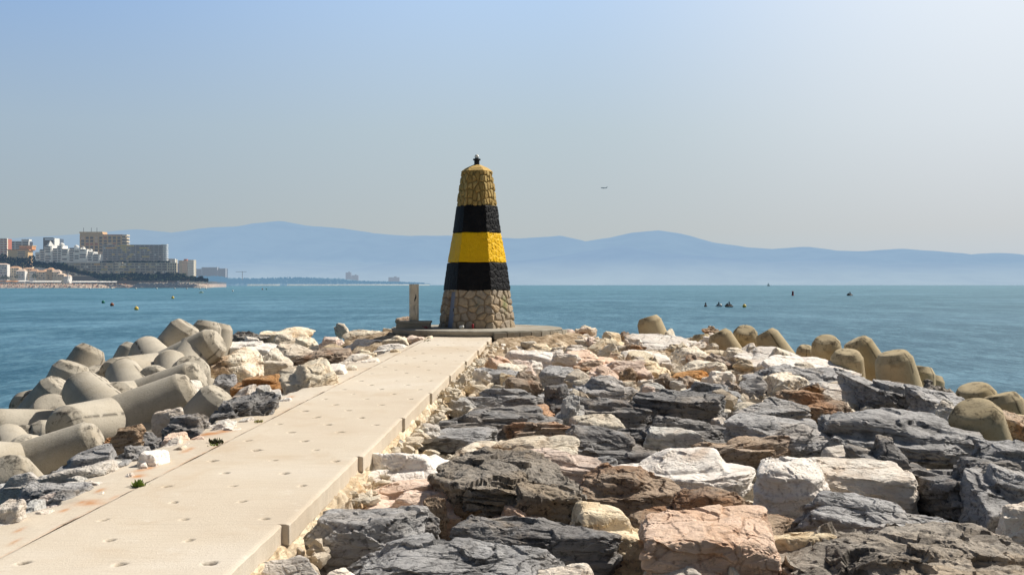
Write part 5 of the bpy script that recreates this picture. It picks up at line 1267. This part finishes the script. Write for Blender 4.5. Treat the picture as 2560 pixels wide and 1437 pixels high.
# ------------------------------------------------------------------ rocks, each one placed
RK = '''
72 1268 140 1292 W small white chip on the apron at the left edge corner|.4|0
215 1226 262 1244 W small ragged white stone on the apron left of the rust stains|.4|-4
296 1176 345 1200 W thin white stone where the pale grained slab meets the apron|.4|-8
425 1106 480 1128 C flat cream stone on the apron edge below the white one|.4|-6
470 1084 520 1104 P little peach stone on the apron edge beside the rust streak|.4|-4
540 1060 600 1080 W flat white stone at the edge of the apron rust streak|.35|-8
590 1036 650 1058 W flat white stone right of the dark footed one|.35|-12
650 1010 705 1032 C cream stone between furrowed rock and apron|.35|-12
690 985 745 1006 W whitish stone beside the smooth pale grey rock|.35|-10
800 930 850 952 W white stone at the double joint of the apron|.35|-12
852 908 905 928 C cream stone at the double joint of the apron|.35|-12
905 890 962 908 W flat whitish stone along the far apron, behind the cream one|.35|-8
960 868 1010 884 C flat cream stone along the far apron near the platform|.35|-6
590 836 650 858 W pale rock in front of the mossy rock|.35|0
745 868 800 888 W pale rock left of the red brown overhang top|.35|0
800 856 856 876 C cream rock behind the overhanging rock|.35|0
880 868 940 886 C cream rock right of the overhanging rock|.35|-6
1242 838 1300 856 C small tan stone before the left end of the kerb|.5|0
1290 840 1362 858 W small white stone before the kerb blocks|.5|0
1385 828 1432 850 C tan stone at the right end of the kerb|.5|0
1185 880 1222 905 C tan stone touching the far path edge|.5|0
1100 960 1128 985 C tan stone in the notch of the path edge beside the grey slab|.5|0
1010 1045 1052 1080 D dark stone under the path edge beside the purple layered rock|.5|0
845 1218 905 1262 C cream stone under the path edge beside the pink slab|.5|0
962 832 1022 852 C brown cream stone under the left end of the platform|.5|0
1010 834 1062 850 P peach stone against the front of the platform|.5|0
1056 836 1082 847 C little stone at the corner of platform and path|.5|0
930 815 985 838 C cream stone left of the platform|.5|0
1205 886 1294 921 P pink pyramid shaped rock just right of the far part of the path|.5|0
1282 898 1345 937 P pink pointed rock right of the first pink pyramid|.55|8
1142 913 1320 952 G grey blocky rock touching the path edge below the pink pyramids|.45|8
1125 930 1214 962 C cream knobbly rock wedged between path and grey block|.6|0
1212 943 1309 977 C rounded tan slab below the grey block by the path|.65|4
1338 912 1446 960 G grey wedge rock pointing left, right of the pink pointed rock|.55|14
1127 964 1369 1010 G long grey slab with a smooth shaded front near the path|.7|6
1118 990 1220 1012 L flat pale green grey stone in front of the long grey slab|.3|3
1214 997 1388 1030 O rust topped slab on the dark layered rock|.25|6
1050 1003 1400 1064 D dark purple layered rock mass beside the path|.5|6
1020 1058 1240 1090 G low blue grey slab in front of the purple layered rock|.25|6
1266 1045 1495 1080 B thin tan topped slab with a dark shaded edge|.55|4
1360 955 1458 1018 D dark hollow block between two grey rocks|.8|0
1385 982 1462 1045 L pale wedge leaning up against the dark slab|.7|-14
1440 931 1593 990 G grey humped rock in the middle of the field|.45|0
1345 955 1450 985 G flat grey rock behind the dark hollow block|.3|0
1582 940 1715 990 L flat greenish tan slab behind the grey rocks|.25|4
1425 988 1665 1038 D long dark furrowed slab in the centre of the field|.5|6
1426 1027 1560 1078 C tan slab with an orange right end below the dark furrowed slab|.5|4
1690 938 1862 1004 G grey rock with white veins right of the greenish slab|.5|4
1588 970 1822 1032 D dark jagged rock mass below the veined rock|.5|8
1540 1030 1828 1092 D large dark block with a smooth vertical front|.65|6
1606 1056 1766 1102 L pale green grey wedge leaning on the dark block|.5|18
1372 1055 1656 1130 D wide grooved grey rock sloping to the right|.35|6
1098 1073 1440 1146 C big cream tan slab with an undercut front|.55|4
1293 1106 1518 1168 P pink smooth slab overlapping the cream tan slab|.3|8
1340 1094 1440 1123 P small pink stone lying on the cream slab|.6|0
1080 1118 1445 1282 R big craggy rock with pale hollows and a dark crust|.62|10
1392 1152 1700 1262 B brown streaked rock with a dark shaded front|.6|6
1518 1096 1888 1206 W widest white slab in the middle of the field|.2|8
1714 1148 1782 1192 G small grey pyramid stone on the front of the widest white slab|.7|6
1232 848 1341 880 W white flat rock near the end of the path|.25|6
1317 853 1400 880 C cream rock right of the white flat rock near the path end|.4|0
1266 868 1386 908 W pale layered rock above the pink pyramids|.4|6
1381 862 1545 922 P cream rock with a pink patch behind the brown nest|.35|6
1426 896 1512 923 B dark brown fibrous clump between cream rocks|.6|0
1496 902 1626 947 P peach coloured rock with a stepped front|.4|6
1429 921 1569 958 P flat peach slab right of the grey wedge|.3|4
1517 889 1694 938 C cream rock with a pointed prow shaped front|.5|6
1567 822 1742 868 W big white sloping rock at the skyline below the lone tetrapod|.3|14
1429 808 1483 838 C pale boulder on the skyline right of the platform|.6|0
1496 818 1570 860 C cream rock left of the big white skyline rock|.4|4
1547 865 1685 910 W white grained rock in the pale zone|.3|6
1670 860 1784 905 C yellowish rounded rock in the pale zone|.5|0
1684 896 1822 932 C cream rock with a fluted front|.6|4
1660 922 1832 953 O flat orange brown slab|.5|4
1743 850 1792 874 O bright orange stone beside the leaning tetrapods|.7|4
1352 836 1472 862 R dark rubbly rock in front of the kerb blocks|.7|0
1415 838 1522 868 C tan rubbly rock right of the dark rubbly one|.5|0
1240 836 1350 852 B low brown rubble beside the path end|.5|0
1738 864 1850 900 C cream rock below the bright orange stone|.35|4
1800 866 1908 902 W cream white rock under the leaning tetrapods|.3|4
1842 864 2070 922 W broad white rock on the right crest|.3|16
1905 888 2135 936 W white ribbed rock sloping down to the barrel tetrapod|.3|18
1868 905 2100 970 G large grey rock with a dark front below the white crest rocks|.45|14
1924 922 2034 980 C tan wedge on the front of the large grey rock|.6|20
2024 946 2210 997 W white angular slab sloping right|.3|20
1936 962 2126 1022 B rusty brown rough clump under the white angular slab|.5|8
1844 934 1922 980 G small grey cube shaped stone by the tan wedge|.55|8
1998 912 2192 962 G grey slab behind the white angular slab|.25|18
2120 930 2294 1006 G grey diagonal slab with a dark side below the pitted tetrapod|.5|36
2262 940 2416 1012 R brown capped rock right of the grey diagonal slab|.5|14
2288 962 2420 1030 G grey fractured rock at the right crest|.4|16
2320 988 2430 1046 L pale grey rock beside the large shaded tetrapod block|.4|10
2494 1015 2600 1085 B brown rock under the edge tetrapod on the right|.5|20
1800 984 2014 1042 G grey slab with a sharp crest in the right field|.4|6
2056 990 2412 1128 G huge grey rock, largest of the right field|.45|20
1822 1026 2104 1116 G grey wedge rock with a dark shaded left face|.45|0
1740 1084 1978 1130 B brown flat stratified rock behind the white boulder|.5|4
2060 1080 2148 1128 G small grey pointed rock before the huge grey rock|.5|6
2138 1076 2320 1205 D dark cracked rock in the hollow below the huge grey rock|.6|14
1882 1110 2056 1245 W white boulder with a cream underside|.5|0
1988 1124 2280 1230 W long white rock with a blue grey base|.35|28
2060 1110 2200 1160 W small white crest behind the long white rock|.4|10
2284 1106 2545 1250 D dark grey block with a steep shaded face on the right|.62|24
2412 1142 2620 1280 G grey angular rock with a rusty streak at the right edge|.5|22
2408 1080 2640 1165 G grey rock at the right edge above the steep dark block|.4|16
1976 1228 2476 1345 G very long grey slab sloping down to the right|.5|70
2500 1244 2620 1315 W pale stone at the right edge in front of the rusty streaked rock|.5|0
1975 1262 2680 1560 R huge rough brown grey rock filling the bottom right corner|.35|6
1882 1300 2112 1410 C cream block with a brown broken face by the corner rock|.6|6
1592 1192 1995 1330 B broad brown rock with black cracks|.4|16
1592 1234 1965 1470 P big pink white layered rock with ledges in the foreground|.55|22
1345 1240 1648 1408 C tan block split by a vertical joint in the foreground|.6|10
1100 1268 1570 1412 D dark diagonal slab with a grooved top in the foreground|.55|34
1232 1248 1368 1292 P small pink ribbed rock between craggy rock and diagonal slab|.3|8
780 1302 1400 1480 G large pale grey rock at the bottom centre|.3|8
716 1254 1055 1388 G grey green rock against the path edge|.55|-6
640 1355 800 1480 W rough white rock touching the path at the bottom|.3|0
776 1385 975 1500 W white rounded rock at the bottom left of the big grey one|.4|6
1310 1388 1530 1500 W cream rounded rock at the bottom centre|.4|6
1515 1384 1835 1500 W long cream rock along the bottom edge|.4|0
1800 1408 1886 1480 C small cream block in front of the layered rock|.6|0
905 1090 1142 1222 W big white rock with orange flecks beside the path|.3|0
876 1186 1112 1236 P flat pink ledge rock below the orange flecked white rock|.5|4
908 1214 1202 1280 P layered pink slab in front of the flat pink ledge|.45|6
962 1090 1020 1126 G small grey stone between path edge and white rock|.5|0
968 1264 1096 1322 D dark grey stone between the layered pink slab and grey rock|.5|16
1060 1232 1120 1290 B brown stone under the craggy rock|.5|0
425 930 524 1018 W craggy white boulder resting on the tetrapods|.5|0
384 1006 470 1064 W round white boulder below the craggy white one|.55|0
402 1030 520 1078 D dark brown flat topped rock beside the round white boulder|.6|-6
512 1036 584 1076 W white stone with a dark foot at the path apron|.4|-6
510 975 694 1044 D dark furrowed rock climbing beside the apron|.4|-44
628 954 730 990 L pale grey smooth rock with a white right side|.4|0
582 920 720 988 O orange brown rounded rock left of the path|.5|-12
526 930 594 978 G small grey jagged rock between tetrapod and orange rock|.5|0
522 856 655 938 C big tan boulder with cracked shaded face|.6|-4
636 862 733 920 C cream boulder right of the big tan one|.6|0
688 888 842 965 C cream capped boulder with a grey shaded side|.5|-16
728 860 934 905 B red brown overhanging rock in the left field|.55|0
550 820 672 850 R dark mossy rock at the far end of the left pile|.6|0
652 815 792 850 C tan wall like rock on the left skyline|.7|0
684 824 746 860 C pointed cream rock before the wall like rock|.5|-4
720 833 800 872 C cream rock right of the pointed one|.45|0
564 846 692 872 W white flat rock above the big tan boulder|.3|0
692 856 796 890 C cream rock behind the red brown overhang|.4|0
797 835 862 858 P peach rock on the left skyline near the middle|.4|0
836 804 873 822 C small pale rock poking above the left skyline|.6|0
860 820 960 842 C flat cream rock on the left skyline toward the post|.4|0
850 838 960 872 W white slab between overhang and path end|.3|0
930 852 1040 872 W flat whitish rock along the far apron|.3|-8
990 786 1026 812 B dark boulder behind the white post|.6|0
840 880 932 905 W white crumbly rock below the red brown overhang|.35|-10
770 900 870 935 W white crumbly rock against the far apron|.35|-14
735 930 815 958 W small white rock on the apron edge|.4|-10
256 1052 390 1114 B brown cubic rock beside the slim tetrapod leg|.6|-10
306 1068 412 1112 G grey ribbed rock right of the brown cubic rock|.4|-16
402 1070 482 1106 P small pink rock by the apron|.4|0
408 1086 470 1116 W small white rock below the pink one by the apron|.4|-8
302 1103 420 1150 D dark rock with a black shaded face by the apron|.6|-4
330 1110 422 1172 W cream white rock with rounded front by the apron|.5|-10
148 1100 335 1178 G dark blue grey ribbed rock on the left|.4|-34
142 1138 332 1196 L long pale grey grained slab on the left|.4|-22
-20 1162 150 1220 L grey crumpled rock at the left edge|.4|-16
40 1195 222 1250 G dark grained rock behind the pink banded one on the left|.4|-12
156 1184 296 1218 W white ragged rock tapering onto the apron|.3|-6
96 1214 222 1250 P pink banded rock on the apron at left|.35|-6
40 1238 142 1274 L pale grey stone on the apron, left|.4|0
-30 1222 66 1312 W white rock cut by the left edge at the bottom|.4|8
'''
for ln in RK.strip().splitlines():
    a, ff, sl = ln.split('|'); p = a.split(' ', 5)
    x0, y0, x1, y1 = map(float, p[:4])
    ub = ((x0+x1)/2-1436)/(y1-658)
    rock(x0, y0, x1, y1, p[4], p[5], float(ff), float(sl), plane=2.12 if -2.34 < ub < -1.9 else 2.45, seed=4321 if 'filling the bottom right' in p[5] else None)

# ------------------------------------------------------------------ filler stones (each its own object) and fine rubble
def fillers():
    R = random.Random(21); protos = {}
    for kind in 'WPCGDBL':
        for k in range(2):
            V, Fc, led = unit_rock(900+ord(kind)*3+k, kind, 4)
            o = finish_rock(V*.5, Fc, led, kind, 900+ord(kind)+k, None, amp=1.2)
            o.location = (0, 0, 0); protos[(kind, k)] = o
    used = set(); cnt = 0; tries = 0
    labs = {'far': ('small pale rubble stone packed between the big cream rocks of the far field', 'pale rubble stones in the far field'),
            'near': ('small broken stone wedged in a gap between the big foreground rocks', 'broken stones wedged between the foreground rocks'),
            'left': ('small broken stone between the path apron and the tetrapods', 'broken stones between the apron and the tetrapods')}
    spots = []
    while cnt < 110 and tries < 5000:
        tries += 1
        d = R.uniform(7.5, 35.5) if R.random() < .35 else R.uniform(19, 35.5)
        X = R.uniform(-5.2+.0578*d-.8, 7.6)
        if path_x(-2.4, d)+.0 < X < path_x(-1.06, d)+.05 and d < 31.2: continue
        if math.hypot(X-TX, d-TY) < 3.1: continue
        xp = 1280+X*F/d
        if xp < -20 or xp > 2580: continue
        zone = 'left' if X < path_x(-2.2, d) else ('far' if d > 19 else 'near')
        s = R.uniform(.25, .6) if d > 19 else R.uniform(.16, .38)
        if any(math.hypot(X-a, d-b) < (s+c)*.42 for a, b, c in spots): continue
        spots.append((X, d, s))
        kind = R.choice('WCCCPWB') if d > 19 else R.choice('GGDWBLP')
        key = (kind, R.randrange(2)); o = protos[key]
        if key in used: o = o.copy(); C.objects.link(o)
        used.add(key)
        o.name = 'stone'
        o.location = (X, d, path_z(d)-(.24 if d > 19 else .38)+R.uniform(-.1, .06)-max(0, X-6.8)*.5)
        o.rotation_euler = (R.uniform(-.4, .4), R.uniform(-.4, .4), R.uniform(0, 6.28)); o.scale = (s*R.uniform(1, 1.7), s, s*R.uniform(.55, .9))
        tag(o, labs[zone][0], 'stone', labs[zone][1]); cnt += 1
    for k, o in protos.items():
        if k not in used: bpy.data.objects.remove(o)
    # fine rubble as one heap
    D0, Fc = ico(2); VV, FF, CV = [], [], []; off = 0
    for i in range(3000):
        d = R.uniform(7, 36); X = R.uniform(-5.6+.0578*d, 7.8)
        if path_x(-2.25, d) < X < path_x(-1.10, d) and d < 31.1: continue
        if math.hypot(X-TX, d-TY) < 2.75: continue
        edge = False
        s = R.uniform(.03, .10) if not (d > 18) else R.uniform(.05, .16)
        if i % 6 == 0: X = path_x(-1.10, d)+R.uniform(.02, .24); edge = True; s = R.uniform(.02, .085)
        pls = np.array([[R.gauss(0, 1), R.gauss(0, 1), R.gauss(0, 1)] for _ in range(9)]); pls /= np.linalg.norm(pls, axis=1)[:, None]
        V = D0/np.maximum((D0@pls.T).max(1), .35)[:, None]*.8*np.array([s, s*R.uniform(.7, 1), s*R.uniform(.5, .9)])
        a = R.uniform(0, 6.28); V = V@np.array([[math.cos(a), math.sin(a), 0], [-math.sin(a), math.cos(a), 0], [0, 0, 1]])
        V = V+np.array([X, d, path_z(d)-(.46 if d > 18 else .60)+(.30 if edge else 0)-max(0, X-6.8)*.6+R.uniform(-.05, .05)])
        VV.append(V); FF.append(Fc+off); off += len(V); CV.append(np.full(len(V), R.random()*.5))
    o = mesh_np('rubble', np.concatenate(VV), np.concatenate(FF), M['C'], None, False, {'cav': np.concatenate(CV)})
    tag(o, 'fine broken rubble filling the gaps of the mole', 'rubble', kind='stuff')
fillers()
